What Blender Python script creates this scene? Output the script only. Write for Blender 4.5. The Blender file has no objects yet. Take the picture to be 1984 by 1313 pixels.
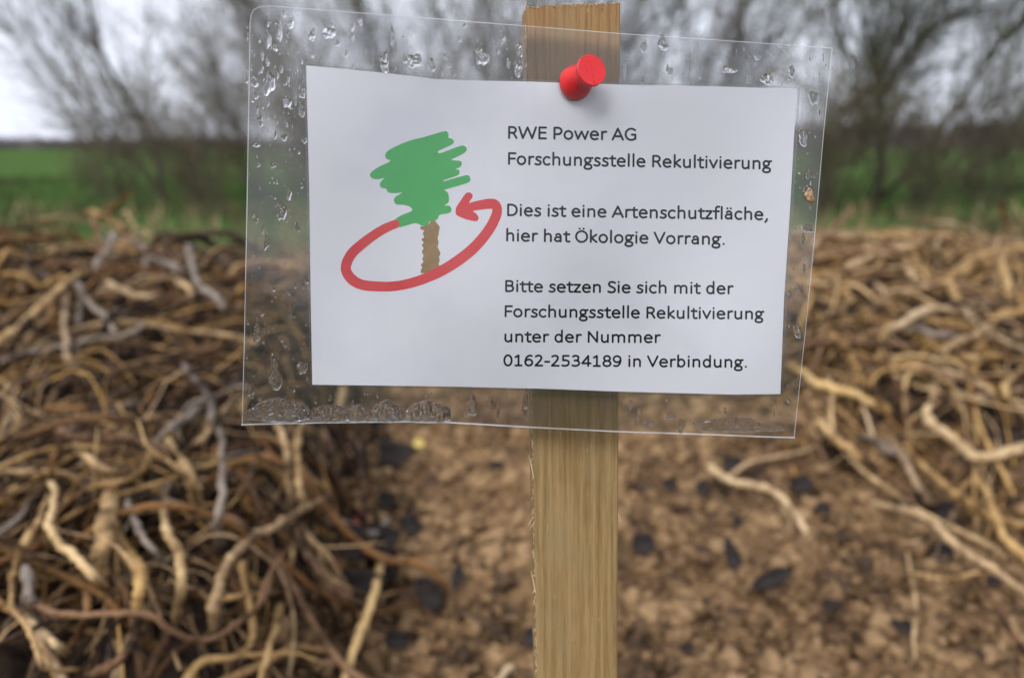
import bpy, math, random
import numpy as np
from mathutils import Vector, Matrix, noise

random.seed(7); rng = np.random.default_rng(11)
scene = bpy.context.scene
C = scene.collection
R = math.radians

# ------------------------------------------------------------------ camera
F = 1488.0                      # focal length in photo pixels (27 mm equivalent)
PITCH = R(14.0)
CAM = np.array([0.0, 0.0, 0.42])
fw = np.array([0, math.cos(PITCH), -math.sin(PITCH)])
up = np.array([0, math.sin(PITCH), math.cos(PITCH)])
rt = np.array([1.0, 0, 0])
cd = bpy.data.cameras.new('camera'); cam = bpy.data.objects.new('camera', cd); C.objects.link(cam)
cam.location = CAM; cam.rotation_euler = (math.pi/2 - PITCH, 0, 0)
cd.lens = 27; cd.sensor_width = 36; cd.clip_start = 0.01; cd.clip_end = 3000
cd.dof.use_dof = True; cd.dof.focus_distance = 0.2035; cd.dof.aperture_fstop = 8.6
scene.camera = cam

# ------------------------------------------------------------------ sky, sun, exposure
SUN_EL, SUN_AZ = R(44), R(208)
w = bpy.data.worlds.new('World'); scene.world = w; w.use_nodes = True
nt = w.node_tree; nt.nodes.clear()
sky = nt.nodes.new('ShaderNodeTexSky'); sky.sky_type = 'NISHITA'; sky.sun_disc = False
sky.sun_elevation = SUN_EL; sky.sun_rotation = SUN_AZ; sky.dust_density = 4
mx = nt.nodes.new('ShaderNodeMix'); mx.data_type = 'RGBA'; mx.inputs[0].default_value = 0.93
tc = nt.nodes.new('ShaderNodeTexCoord')
mp = nt.nodes.new('ShaderNodeMapping'); mp.inputs['Scale'].default_value = (1, 1, 3)
cn = nt.nodes.new('ShaderNodeTexNoise'); cn.inputs['Scale'].default_value = 2.2; cn.inputs['Detail'].default_value = 4
cr = nt.nodes.new('ShaderNodeValToRGB')
cr.color_ramp.elements[0].position = .3; cr.color_ramp.elements[0].color = (.56, .59, .68, 1)
cr.color_ramp.elements[1].position = .7; cr.color_ramp.elements[1].color = (.68, .71, .80, 1)
sc_ = nt.nodes.new('ShaderNodeVectorMath'); sc_.operation = 'SCALE'; sc_.inputs['Scale'].default_value = 7.5
bg = nt.nodes.new('ShaderNodeBackground'); bg.inputs['Strength'].default_value = 0.10
wo = nt.nodes.new('ShaderNodeOutputWorld')
L = nt.links.new
L(tc.outputs['Generated'], mp.inputs[0]); L(mp.outputs[0], cn.inputs['Vector']); L(cn.outputs['Fac'], cr.inputs[0])
L(cr.outputs[0], sc_.inputs[0]); L(sky.outputs[0], mx.inputs[6]); L(sc_.outputs[0], mx.inputs[7])
L(mx.outputs[2], bg.inputs['Color']); L(bg.outputs[0], wo.inputs[0])
sd = bpy.data.lights.new('sun', 'SUN'); sun = bpy.data.objects.new('sun', sd); C.objects.link(sun)
sd.energy = 1.5; sd.angle = R(32); sd.color = (1, .985, .98)
sdir = Vector((math.sin(SUN_AZ)*math.cos(SUN_EL), math.cos(SUN_AZ)*math.cos(SUN_EL), math.sin(SUN_EL)))
sun.rotation_euler = (-sdir).to_track_quat('-Z', 'Y').to_euler(); sun.location = (0, -3, 6)
scene.view_settings.view_transform = 'Standard'; scene.view_settings.look = 'None'
scene.view_settings.exposure = 1.16; scene.view_settings.gamma = 1
scene.render.engine = 'CYCLES'
scene.cycles.use_denoising = True
scene.cycles.max_bounces = 10; scene.cycles.transparent_max_bounces = 24; scene.cycles.transmission_bounces = 10
scene.cycles.caustics_reflective = False; scene.cycles.caustics_refractive = True
scene.cycles.sample_clamp_indirect = 6

# ------------------------------------------------------------------ helpers
def mesh_obj(name, V, Fc, mat=None, parent=None, smooth=False):
    me = bpy.data.meshes.new(name)
    V = np.asarray(V, dtype=float).reshape(-1, 3)
    me.from_pydata(V.tolist(), [], [list(map(int, f)) for f in Fc] if not isinstance(Fc, np.ndarray) else Fc.tolist())
    me.update()
    if smooth: me.polygons.foreach_set('use_smooth', [True]*len(me.polygons))
    if mat: me.materials.append(mat)
    o = bpy.data.objects.new(name, me); C.objects.link(o)
    if parent: o.parent = parent
    return o
def tag(o, label=None, cat=None, group=None, kind=None):
    if label: o['label'] = label
    if cat: o['category'] = cat
    if group: o['group'] = group
    if kind: o['kind'] = kind
    return o
def recenter(o, p):
    """put the origin of a top-level mesh at p, keeping the shape where it is"""
    p = Vector([float(q) for q in p])
    o.data.transform(Matrix.Translation(-p)); o.location = p
    return o
def empty(name, loc):
    o = bpy.data.objects.new(name, None); o.location = loc; o.empty_display_size = .01; C.objects.link(o); return o
def toworld(X, Y, Z):
    X = np.asarray(X, float)[..., None]; Y = np.asarray(Y, float)[..., None]; Z = np.asarray(Z, float)[..., None]
    return CAM + rt*X + up*Y + fw*Z
def pdir(px, py):
    return fw + rt*((px-992)/F) + up*((656.5-py)/F)
def catmull(P, n=6, closed=False):
    P = np.asarray(P, float); N = len(P); out = []
    rngk = range(N) if closed else range(N-1)
    for i in rngk:
        if closed: a, b, c, d = P[(i-1) % N], P[i], P[(i+1) % N], P[(i+2) % N]
        else: a, b, c, d = P[max(i-1, 0)], P[i], P[i+1], P[min(i+2, N-1)]
        for k in range(n):
            t = k/n
            out.append(.5*((2*b)+(-a+c)*t+(2*a-5*b+4*c-d)*t*t+(-a+3*b-3*c+d)*t**3))
    if not closed: out.append(P[-1])
    return np.array(out)
def tube_arrays(paths, sides=6):
    """paths: list of (Nx3 points, N radii); returns verts, faces of all tubes"""
    VV = []; FF = []; base = 0
    ang = np.arange(sides)*2*math.pi/sides
    ca, sa = np.cos(ang), np.sin(ang)
    for P, r in paths:
        P = np.asarray(P, float); n = len(P); r = np.asarray(r, float)
        T = np.gradient(P, axis=0); T /= np.linalg.norm(T, axis=1)[:, None]+1e-12
        ref = np.array([0.31, .22, .92]) if abs(T[0][2]) < .8 else np.array([.9, .3, .1])
        A = np.cross(T, ref); A /= np.linalg.norm(A, axis=1)[:, None]+1e-9
        B = np.cross(T, A)
        ring = P[:, None, :] + (A[:, None, :]*ca[None, :, None] + B[:, None, :]*sa[None, :, None])*r[:, None, None]
        VV.append(ring.reshape(-1, 3))
        for i in range(n-1):
            for k in range(sides):
                k2 = (k+1) % sides
                FF.append((base+i*sides+k, base+i*sides+k2, base+(i+1)*sides+k2, base+(i+1)*sides+k))
        FF.append(tuple(base+k for k in range(sides))[::-1])
        FF.append(tuple(base+(n-1)*sides+k for k in range(sides)))
        base += n*sides
    return np.concatenate(VV), FF
def sstep(a, b, x):
    t = np.clip((x-a)/(b-a), 0, 1); return t*t*(3-2*t)

# ------------------------------------------------------------------ material helpers
def new_mat(name, rough=.6, spec=.5):
    m = bpy.data.materials.new(name); m.use_nodes = True
    b = m.node_tree.nodes['Principled BSDF']; b.inputs['Roughness'].default_value = rough
    b.inputs['Specular IOR Level'].default_value = spec
    return m, m.node_tree, b
def nd(t, typ, **kw):
    n = t.nodes.new(typ)
    for k, v in kw.items():
        if k.startswith('i_'): n.inputs[k[2:].replace('_', ' ')].default_value = v
        else: setattr(n, k, v)
    return n
def ramp(t, stops):
    n = t.nodes.new('ShaderNodeValToRGB'); e = n.color_ramp.elements
    while len(e) < len(stops): e.new(.5)
    for k, (p, c) in enumerate(stops):
        e[k].position = p; e[k].color = (*c, 1)
    return n
def noise_mat(name, stops, scale, detail=6, rough=.7, bump=0, bscale=None, stretch=None, spec=.4, dist=.002, rrange=None, coords='Object'):
    m, t, b = new_mat(name, rough, spec)
    co = nd(t, 'ShaderNodeTexCoord'); src = co.outputs[coords]
    if stretch:
        mpn = nd(t, 'ShaderNodeMapping'); mpn.inputs['Scale'].default_value = stretch
        t.links.new(src, mpn.inputs[0]); src = mpn.outputs[0]
    n = nd(t, 'ShaderNodeTexNoise', i_Scale=scale, i_Detail=detail, i_Roughness=.6)
    t.links.new(src, n.inputs['Vector'])
    r = ramp(t, stops); t.links.new(n.outputs['Fac'], r.inputs[0]); t.links.new(r.outputs[0], b.inputs['Base Color'])
    if bump:
        n2 = nd(t, 'ShaderNodeTexNoise', i_Scale=bscale or scale*3, i_Detail=8)
        t.links.new(src, n2.inputs['Vector'])
        bp = nd(t, 'ShaderNodeBump', i_Strength=bump, i_Distance=dist)
        t.links.new(n2.outputs['Fac'], bp.inputs['Height']); t.links.new(bp.outputs[0], b.inputs['Normal'])
    if rrange:
        mr = nd(t, 'ShaderNodeMapRange'); mr.inputs[3].default_value, mr.inputs[4].default_value = rrange
        t.links.new(n.outputs['Fac'], mr.inputs[0]); t.links.new(mr.outputs[0], b.inputs['Roughness'])
    return m

# roots: tan wood with patches of dark bark, hue varies from root to root / island to island
def root_mat(name, light, mid, dark, cover, island=False, rough=.62):
    m, t, b = new_mat(name, rough, .08)
    co = nd(t, 'ShaderNodeTexCoord')
    rnd = nd(t, 'ShaderNodeNewGeometry').outputs['Random Per Island'] if island else nd(t, 'ShaderNodeObjectInfo').outputs['Random']
    off = nd(t, 'ShaderNodeVectorMath', operation='ADD'); t.links.new(co.outputs['Object'], off.inputs[0])
    sc = nd(t, 'ShaderNodeMath', operation='MULTIPLY'); sc.inputs[1].default_value = 17; t.links.new(rnd, sc.inputs[0])
    t.links.new(sc.outputs[0], off.inputs[1])
    n1 = nd(t, 'ShaderNodeTexNoise', i_Scale=38, i_Detail=5, i_Roughness=.6); t.links.new(off.outputs[0], n1.inputs['Vector'])
    n2 = nd(t, 'ShaderNodeTexNoise', i_Scale=240, i_Detail=4); t.links.new(off.outputs[0], n2.inputs['Vector'])
    add = nd(t, 'ShaderNodeMath', operation='MULTIPLY_ADD'); t.links.new(n2.outputs['Fac'], add.inputs[0]); add.inputs[1].default_value = .35
    t.links.new(n1.outputs['Fac'], add.inputs[2])
    a2 = nd(t, 'ShaderNodeMath', operation='MULTIPLY_ADD'); t.links.new(rnd, a2.inputs[0]); a2.inputs[1].default_value = .28; t.links.new(add.outputs[0], a2.inputs[2])
    r = ramp(t, [(cover-.12, dark), (cover, mid), (cover+.22, light)])
    s2 = nd(t, 'ShaderNodeMath', operation='SUBTRACT'); t.links.new(a2.outputs[0], s2.inputs[0]); s2.inputs[1].default_value = .3
    t.links.new(s2.outputs[0], r.inputs[0])
    hs = nd(t, 'ShaderNodeHueSaturation'); t.links.new(r.outputs[0], hs.inputs['Color'])
    mr = nd(t, 'ShaderNodeMapRange'); mr.inputs[3].default_value = .78; mr.inputs[4].default_value = 1.08
    fr = nd(t, 'ShaderNodeMath', operation='FRACT'); t.links.new(sc.outputs[0], fr.inputs[0]); t.links.new(fr.outputs[0], mr.inputs[0]); t.links.new(mr.outputs[0], hs.inputs['Saturation'])
    t.links.new(hs.outputs[0], b.inputs['Base Color'])
    bp = nd(t, 'ShaderNodeBump', i_Strength=.6, i_Distance=.0015); t.links.new(n2.outputs['Fac'], bp.inputs['Height']); t.links.new(bp.outputs[0], b.inputs['Normal'])
    return m
TAN, TANM, BARK = (.52, .34, .165), (.27, .15, .068), (.045, .026, .016)
M_root = {
 'tan':  root_mat('root_tan', (.43, .28, .125), (.17, .10, .042), (.020, .012, .007), .43),
 'pale': root_mat('root_pale', (.52, .36, .175), (.25, .155, .068), (.032, .019, .010), .42),
 'grey': root_mat('root_grey', (.23, .185, .145), (.095, .07, .054), (.02, .014, .011), .40),
 'brown': root_mat('root_brown', (.20, .10, .040), (.06, .030, .013), (.012, .007, .005), .43),
 'dark': root_mat('root_dark', (.085, .046, .024), (.028, .016, .010), (.008, .005, .004), .44),
}
M_litter = root_mat('root_litter', (.13, .070, .029), (.036, .020, .011), (.009, .006, .004), .48, island=True)  # filler roots coloured dark to paint shaded gaps in the heaps
M_litter2 = root_mat('root_litter_light', (.42, .255, .10), (.18, .10, .04), (.03, .018, .010), .40, island=True)

# ------------------------------------------------------------------ terrain
def leftmask(x, y):   # 1 on the left root heap
    edge = -.155 - .06*sstep(.6, 1.2, y)
    return sstep(edge+.05, edge-.07, x)
def rightmask(x, y):
    edge = .34 + 1.1*np.clip(.92-y, 0, 1)
    return sstep(edge-.04, edge+.12, x)
def surf(x, y):
    x = np.asarray(x, float); y = np.asarray(y, float)
    crest = .165 - .014*sstep(-.1, -.5, x) + .018*np.sin(x*3.1+.6) + .012*np.sin(x*7.3+2) + .03*sstep(.7, 1.3, x) + .02*np.exp(-((x+.78)/.25)**2)
    z = crest*sstep(.45, 1.65, y)*(1-sstep(1.8, 3.2, y)) - .13*sstep(2.0, 3.2, y)
    z = z + .13*leftmask(x, y)*(1-sstep(1.2, 1.7, y))*sstep(.1, .45, y)
    z = z + .05*rightmask(x, y)*(1-sstep(1.35, 1.75, y))
    z = z - .16*sstep(3.6, 5, np.abs(x)) - .16*sstep(-1.5, -2.5, y)
    return z
FIELD_Z = -.12
def hit(px, py, lift=0.0, tmax=3.5):
    """where the line of sight through a photo pixel meets the bank, raised by lift"""
    d = pdir(px, py); t = np.linspace(.25, tmax, 1400)
    P = CAM + d*t[:, None]
    below = P[:, 2] < surf(P[:, 0], P[:, 1]) + lift
    k = np.argmax(below)
    if not below[k]: return None
    return P[k], t[k]

def grid_axis(a, b, c, d, fine, coarse):
    return np.concatenate([np.arange(a, b, coarse), np.arange(b, c, fine), np.arange(c, d+coarse, coarse)])
xs = grid_axis(-6, -1.3, 1.35, 6, .0065, .12); ys = grid_axis(-3, .3, 1.95, 4.2, .0065, .10)
GX, GY = np.meshgrid(xs, ys)
Zb = surf(GX, GY)
def nz(x, y, s, o=0):
    return noise.noise(Vector((x*s+o, y*s-o, o*.37)))
flat = []
for x, y in zip(GX.ravel(), GY.ravel()):
    if -1.4 < x < 1.5 and .2 < y < 2.1:
        v = noise.voronoi(Vector((x*42+nz(x, y, 60)*.5, y*42, .3)))[0]
        h = (.014*nz(x, y, 9, 3) + .0065*nz(x, y, 31, 5) + .0045*nz(x, y, 75, 8) - .009*min(v[0], .8)**1.5 + .004*nz(x, y, 150, 1))
    else: h = .012*nz(x, y, 9, 3)
    flat.append(h)
Zb = Zb + np.array(flat).reshape(Zb.shape) - .045*leftmask(GX, GY)*sstep(.1, .3, GY)*(1-sstep(1.2, 1.6, GY))
nyy, nxx = Zb.shape
V = np.stack([GX, GY, Zb], -1).reshape(-1, 3)
idx = np.arange(nyy*nxx).reshape(nyy, nxx)
Fq = np.stack([idx[:-1, :-1], idx[:-1, 1:], idx[1:, 1:], idx[1:, :-1]], -1).reshape(-1, 4)

def soil_material(name, dry, wet, dark, rough=.8, island=0):
    m, t, b = new_mat(name, rough, .12)
    co = nd(t, 'ShaderNodeTexCoord')
    n1 = nd(t, 'ShaderNodeTexNoise', i_Scale=14, i_Detail=8, i_Roughness=.65); n2 = nd(t, 'ShaderNodeTexNoise', i_Scale=110, i_Detail=8)
    for n in (n1, n2): t.links.new(co.outputs['Object'], n.inputs['Vector'])
    a = nd(t, 'ShaderNodeMath', operation='MULTIPLY_ADD'); t.links.new(n2.outputs['Fac'], a.inputs[0]); a.inputs[1].default_value = .55
    s = nd(t, 'ShaderNodeMath', operation='SUBTRACT'); t.links.new(n1.outputs['Fac'], s.inputs[0]); s.inputs[1].default_value = .27
    t.links.new(s.outputs[0], a.inputs[2])
    if island:
        gi = nd(t, 'ShaderNodeNewGeometry'); ia = nd(t, 'ShaderNodeMath', operation='MULTIPLY_ADD'); t.links.new(gi.outputs['Random Per Island'], ia.inputs[0]); ia.inputs[1].default_value = island
        t.links.new(a.outputs[0], ia.inputs[2]); a = nd(t, 'ShaderNodeMath', operation='SUBTRACT'); t.links.new(ia.outputs[0], a.inputs[0]); a.inputs[1].default_value = island*.45
    r = ramp(t, [(.33, dark), (.5, wet), (.68, dry)]); t.links.new(a.outputs[0], r.inputs[0]); t.links.new(r.outputs[0], b.inputs['Base Color'])
    mr = nd(t, 'ShaderNodeMapRange'); mr.inputs[1].default_value = .35; mr.inputs[2].default_value = .65; mr.inputs[3].default_value = .45; mr.inputs[4].default_value = .95
    t.links.new(a.outputs[0], mr.inputs[0]); t.links.new(mr.outputs[0], b.inputs['Roughness'])
    bp = nd(t, 'ShaderNodeBump', i_Strength=.8, i_Distance=.003); t.links.new(n2.outputs['Fac'], bp.inputs['Height']); t.links.new(bp.outputs[0], b.inputs['Normal'])
    return m
M_soil = soil_material('loam', (.22, .135, .065), (.11, .063, .03), (.03, .018, .01))  # base loam kept darker than the crumbs, painting shade into their gaps
M_crumb = soil_material('loam_crumb', (.275, .177, .092), (.15, .088, .042), (.042, .025, .015), island=.26)
M_humus_shade = soil_material('humus_gap_shade', (.07, .044, .03), (.03, .02, .014), (.01, .007, .006))  # dark heap soil, with the shade of the root gaps put into its colour
bank = mesh_obj('soil_bank', V, Fq, M_soil, smooth=True); bank.data.materials.append(M_humus_shade)
tag(bank, 'brown crumbly loam bank behind the wooden stake, rising to a low crest', kind='structure')
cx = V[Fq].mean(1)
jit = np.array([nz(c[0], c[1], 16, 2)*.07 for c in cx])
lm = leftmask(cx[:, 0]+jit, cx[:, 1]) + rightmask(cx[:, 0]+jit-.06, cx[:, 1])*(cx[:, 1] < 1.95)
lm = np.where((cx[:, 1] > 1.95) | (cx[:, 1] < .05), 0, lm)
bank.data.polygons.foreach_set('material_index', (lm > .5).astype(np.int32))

# field to the horizon
fieldM = noise_mat('field_green', [(.3, (.05, .065, .026)), (.5, (.058, .098, .030)), (.7, (.075, .150, .036))], .3, rough=1, bump=.5, bscale=9, dist=.05, spec=0)
n = 40
gx = np.sign(np.linspace(-1, 1, n))*np.abs(np.linspace(-1, 1, n))**3*1500
FX, FY = np.meshgrid(gx, gx+400)
V = np.stack([FX, FY, np.full_like(FX, FIELD_Z)], -1).reshape(-1, 3)
idx = np.arange(n*n).reshape(n, n)
Fq2 = np.stack([idx[:-1, :-1], idx[:-1, 1:], idx[1:, 1:], idx[1:, :-1]], -1).reshape(-1, 4)
tag(mesh_obj('ground', V, Fq2, fieldM), 'green winter field stretching to the horizon', kind='structure')

# grass on the field
def blades(n, xr, yr, h, wd, seed, dens=None):
    g = np.random.default_rng(seed)
    x = g.uniform(*xr, n); u = g.uniform(0, 1, n); y = yr[0]+(yr[1]-yr[0])*u**1.6
    hh = h*g.uniform(.5, 1.3, n)*(1+.5*(y-yr[0])/(yr[1]-yr[0])); a = g.uniform(0, 6.28, n); ln = g.uniform(-.5, .5, (n, 2))*hh[:, None]
    ww = wd*g.uniform(.6, 1.4, n)*(1+1.5*(y-yr[0])/(yr[1]-yr[0]))
    z0 = np.maximum(surf(x, y), FIELD_Z) if yr[0] < 4 else np.full(n, FIELD_Z)
    b1 = np.stack([x-np.cos(a)*ww, y-np.sin(a)*ww, z0-.01], -1); b2 = np.stack([x+np.cos(a)*ww, y+np.sin(a)*ww, z0-.01], -1)
    tp = np.stack([x+ln[:, 0], y+ln[:, 1], z0+hh], -1)
    V = np.stack([b1, b2, tp], 1).reshape(-1, 3); Fx = np.arange(n*3).reshape(n, 3)
    return V, Fx
M_grass = noise_mat('grass_blade', [(.38, (.05, .055, .026)), (.5, (.07, .115, .035)), (.62, (.085, .175, .042))], .7, detail=3, rough=.9, spec=.1)
V, Fx = blades(60000, (-9, 9), (3.0, 14), .07, .006, 3)
tag(mesh_obj('grass', V, Fx, M_grass), 'short green grass on the field behind the bank', 'grass', kind='stuff')
M_dry = noise_mat('dry_grass', [(.35, (.13, .09, .045)), (.65, (.30, .23, .11))], 3, rough=.8)
V, Fx = blades(6000, (-8, 8), (2.3, 6.5), .12, .004, 5)
tag(mesh_obj('dry_grass', V, Fx, M_dry), 'withered straw coloured grass at the foot of the shrubs', 'dry grass', kind='stuff')

# far-off wood: spiky bare crowns, one mass
def far_wood():
    g = np.random.default_rng(21); VV = []; FF = []; b = 0
    for k in range(9000):
        x = g.uniform(-260, 260); y = g.uniform(255, 300)
        hgt = (4.6+6.2*sstep(20, 130, x)+1.3*noise.noise(Vector((x*.03, 0, 0)))+.9*noise.noise(Vector((x*.14, 3, 0))))*g.uniform(.45, 1.05)
        wd = g.uniform(.3, 1.1); a = g.uniform(0, 3.14)
        VV += [(x-wd*math.cos(a), y-wd*math.sin(a), FIELD_Z-.1), (x+wd*math.cos(a), y+wd*math.sin(a), FIELD_Z-.1), (x+g.uniform(-.6, .6), y+g.uniform(-.6, .6), FIELD_Z+hgt)]
        FF.append((b, b+1, b+2)); b += 3
    return VV, FF
M_far = noise_mat('far_wood', [(.3, (.085, .07, .075)), (.7, (.14, .115, .12))], .1, rough=1)
V, Fx = far_wood(); tag(mesh_obj('far_wood', V, Fx, M_far), 'dark band of leafless wood along the horizon', 'wood', kind='stuff')

# ------------------------------------------------------------------ shrubs and trees behind
def unit(v):
    v = np.asarray(v, float); return v/(np.linalg.norm(v)+1e-9)
def grow(P, d, ln, r, g, nseg, wob, lift=.0, rend=.45):
    pts = [np.array(P, float)]; d = unit(d)
    for i in range(nseg):
        d = unit(d + g.normal(0, wob, 3) + np.array([0, 0, lift]))
        pts.append(pts[-1]+d*ln/nseg)
    pts = np.array(pts); return pts, r*np.linspace(1, rend, nseg+1)
M_bark = noise_mat('shrub_bark', [(.3, (.035, .03, .022)), (.6, (.075, .066, .042)), (.8, (.12, .11, .065))], 9, rough=.85)
M_twig = noise_mat('twig_bark', [(.3, (.05, .036, .024)), (.55, (.082, .066, .034)), (.8, (.105, .095, .042))], 3, rough=.85)
M_bark2 = noise_mat('mossy_bark', [(.3, (.02, .018, .012)), (.6, (.046, .044, .020)), (.8, (.09, .09, .034))], 7, rough=.9)
M_leaf = noise_mat('small_leaf', [(.3, (.035, .045, .016)), (.7, (.09, .115, .038))], 4, rough=.6)
def shrub(name, x, y, nst, lean, height, seed, label, cat, tw=1.0, r0=.016, spread=.35, group='bare shrubs behind the bank', stems=None, leaves=0, mats=None, low=.12, stemcat='stem'):
    g = np.random.default_rng(seed)
    root = empty(name, (x, y, FIELD_Z)); tag(root, label, cat, group)
    O = np.array([x, y, FIELD_Z])
    main = []; tw_ = []
    if stems is not None:
        for pts, rr in stems: main.append((catmull(np.array(pts)-O, 4), np.interp(np.linspace(0, 1, (len(pts)-1)*4+1), np.linspace(0, 1, len(rr)), rr)))
    for k in range(nst):
        a = g.uniform(0, 6.28); s = abs(g.normal(0, spread))
        d = (lean+math.cos(a)*s, math.sin(a)*s*.8, 1)
        main.append(grow((g.uniform(-.12, .12), g.uniform(-.12, .12), -.03), d, height*g.uniform(.7, 1.15), r0*.72*g.uniform(.6, 1.2), g, 9, .07, .02, .3))
    leafp = []
    for P, r in main:
        L_ = np.linalg.norm(np.diff(P, axis=0), axis=1).sum()
        nb = int(L_*13*tw)
        for j in range(nb):
            t = g.uniform(low, .97); q = t*(len(P)-1); i = int(q); f = q-i
            p = P[i]*(1-f)+P[min(i+1, len(P)-1)]*f; dd = unit(P[min(i+1, len(P)-1)]-P[i]); rr = r[i]*.45
            side = unit(g.normal(0, 1, 3)); d = unit(dd*.9+side*.75+np.array([lean*.3, 0, .15]))
            if p[2] > .35*y+1.2: continue
            b = grow(p, d, g.uniform(.35, 1.0)*(1.15-t*.5)*min(1, height/2+.15), max(.0028, min(rr, .007)), g, 5, .12, .03, .5)
            tw_.append(b)
            for q2 in range(int(g.integers(4, 8))):
                i2 = int(g.integers(1, 5)); d2 = unit(unit(b[0][i2]-b[0][i2-1])+unit(g.normal(0, 1, 3))*.7)
                c = grow(b[0][i2], d2, g.uniform(.15, .5)*min(1, height/2+.15), .0025, g, 3, .14, .04, .6)
                tw_.append(c)
                if leaves and g.uniform() < leaves:
                    for _ in range(5): leafp.append(c[0][int(g.integers(0, 4))]+g.normal(0, .03, 3))
    mb, mt = mats or (M_bark, M_twig)
    for P, r in main:
        Vv, Ff = tube_arrays([(P, r)], 6); o = mesh_obj(stemcat, Vv, Ff, mb, root, True)
    Vv, Ff = tube_arrays(tw_, 3); o = mesh_obj('twigs', Vv, Ff, mt, root); o['kind'] = 'stuff'
    if leafp:
        lp = np.array(leafp); m = len(lp); s = g.uniform(.010, .022, m)
        A = g.normal(0, 1, (m, 3)); A /= np.linalg.norm(A, axis=1)[:, None]; B = np.cross(A, g.normal(0, 1, (m, 3))); B /= np.linalg.norm(B, axis=1)[:, None]
        q = np.stack([lp-A*s[:, None], lp-B*s[:, None]*.5, lp+A*s[:, None], lp+B*s[:, None]*.5], 1).reshape(-1, 3)
        o = mesh_obj('leaves', q, np.arange(m*4).reshape(m, 4), M_leaf, root); o['kind'] = 'stuff'
    return root
def at(px, py, y):
    """point on the line of sight through a pixel at ground distance y"""
    d = pdir(px, py); return CAM + d*(y/d[1])
# left willow with the thick leaning stem
S = [at(318, 420, 7.5), at(300, 300, 7.4), at(262, 215, 7.3), at(222, 150, 7.2), at(195, 100, 7.1), at(175, 20, 7.0), at(140, -120, 6.9)]
S[0][2] = FIELD_Z-.02
shrub('bare_shrub', S[0][0], 7.5, 6, -.45, 3.0, 1, 'leafless shrub with one thick stem leaning up to the left, left of the sign', 'shrub', 1.0, stems=[(S, [.035, .03, .028, .024, .02, .014, .01])])
sp = [
 (-3.6, 9.0, 8, -.45, 1.35, 3, 'low sparse leafless shrub left of the thick leaning stem', 1.0, .012),
 (-2.6, 8.2, 9, -.45, 1.8, 13, 'low many-stemmed leafless shrub just right of the thick leaning stem', 1.2, .012),
 (-1.55, 7.2, 8, -.4, 3.2, 4, 'leafless shrub whose stems lean left beside the left edge of the sign', 1.1, .016),
 (-1.0, 8.3, 9, -.15, 3.4, 5, 'leafless shrub behind the upper left corner of the sign', 1.3, .017),
 (-.2, 7.4, 9, 0, 3.6, 6, 'dense upright leafless shrub behind the middle of the sign, left of the stake', 1.3, .017),
 (.9, 7.8, 10, .1, 3.6, 7, 'dense leafless shrub directly behind the stake top', 1.3, .017),
 (1.9, 8.4, 10, .4, 3.6, 8, 'dense leafless shrub behind the upper right corner of the sign', 1.2, .017),
 (2.9, 7.6, 7, .5, 3.4, 9, 'leafless shrub with stems leaning right beside the right edge of the sign', .8, .015),
 (4.9, 8.6, 9, .5, 3.4, 10, 'bushy olive-twigged shrub right of the dark forked tree', 1.0, .016),
 (6.2, 9.2, 9, .4, 3.6, 12, 'thick olive shrub at the far right edge', 1.0, .017)]
sp += [
 (-3.1, 6.2, 9, -.3, .75, 14, 'knee-high olive brown thicket at the far left behind the heap crest', 1.0, .006),
 (-2.1, 5.6, 10, -.3, .85, 15, 'low olive brown thicket behind the broken stick on the left crest', 1.0, .006),
 (-1.45, 5.9, 10, -.2, 1.0, 16, 'low olive thicket beside the left edge of the sign', 1.0, .006),
 (2.15, 5.6, 10, .25, 1.0, 17, 'low dark thicket beside the right edge of the sign', 1.0, .006),
 (3.0, 5.9, 10, .25, .85, 18, 'low olive thicket under the leaning limb of the forked tree', 1.0, .006),
 (3.9, 6.4, 9, .2, .8, 19, 'knee-high olive thicket at the far right behind the heap crest', 1.0, .006)]
for (x, y, ns, ln, h, sd_, lab, tw, r0) in sp:
    shrub('bare_shrub', x, y, ns, ln, h, sd_+40, lab, 'shrub', tw, r0, leaves=.25 if x > 4 else (.06 if x > -.5 else 0), low=.10)
# right forked tree
T0 = [at(1640, 470, 6.5), at(1690, 400, 6.5), at(1706, 330, 6.5), at(1706, 230, 6.5), at(1708, 175, 6.5), at(1692, 110, 6.5), at(1672, 40, 6.5), at(1655, -90, 6.5)]
T0[0][2] = FIELD_Z-.05
T1 = [at(1708, 185, 6.5), at(1745, 130, 6.45), at(1790, 75, 6.4), at(1850, 30, 6.3), at(1920, -20, 6.3), at(1990, -110, 6.2)]
T2 = [at(1706, 250, 6.5), at(1660, 200, 6.6), at(1655, 130, 6.7), at(1625, 60, 6.8), at(1600, -60, 6.9)]
T3 = [at(1690, 400, 6.5), at(1780, 310, 6.4), at(1850, 210, 6.3), at(1905, 130, 6.2), at(1960, 60, 6.1), at(2030, -30, 6.0)]
T4 = [at(1650, 455, 6.5), at(1590, 330, 6.4), at(1600, 240, 6.4), at(1690, 160, 6.4), at(1740, 60, 6.5), at(1760, -40, 6.5)]
shrub('bare_tree', T0[0][0], 6.5, 3, .35, 3.0, 77, 'dark crooked tree forking above the field, right of the sign', 'tree', 1.25, .015,
      stems=[(T0, [.045, .04, .036, .03, .028, .022, .017, .01]), (T1, [.028, .026, .024, .02, .016, .01]), (T2, [.018, .016, .014, .012, .008]), (T3, [.026, .022, .02, .017, .014, .01]), (T4, [.02, .018, .016, .014, .012, .008])],
      leaves=.35, mats=(M_bark2, M_bark2), group=None, stemcat='limb')

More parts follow.
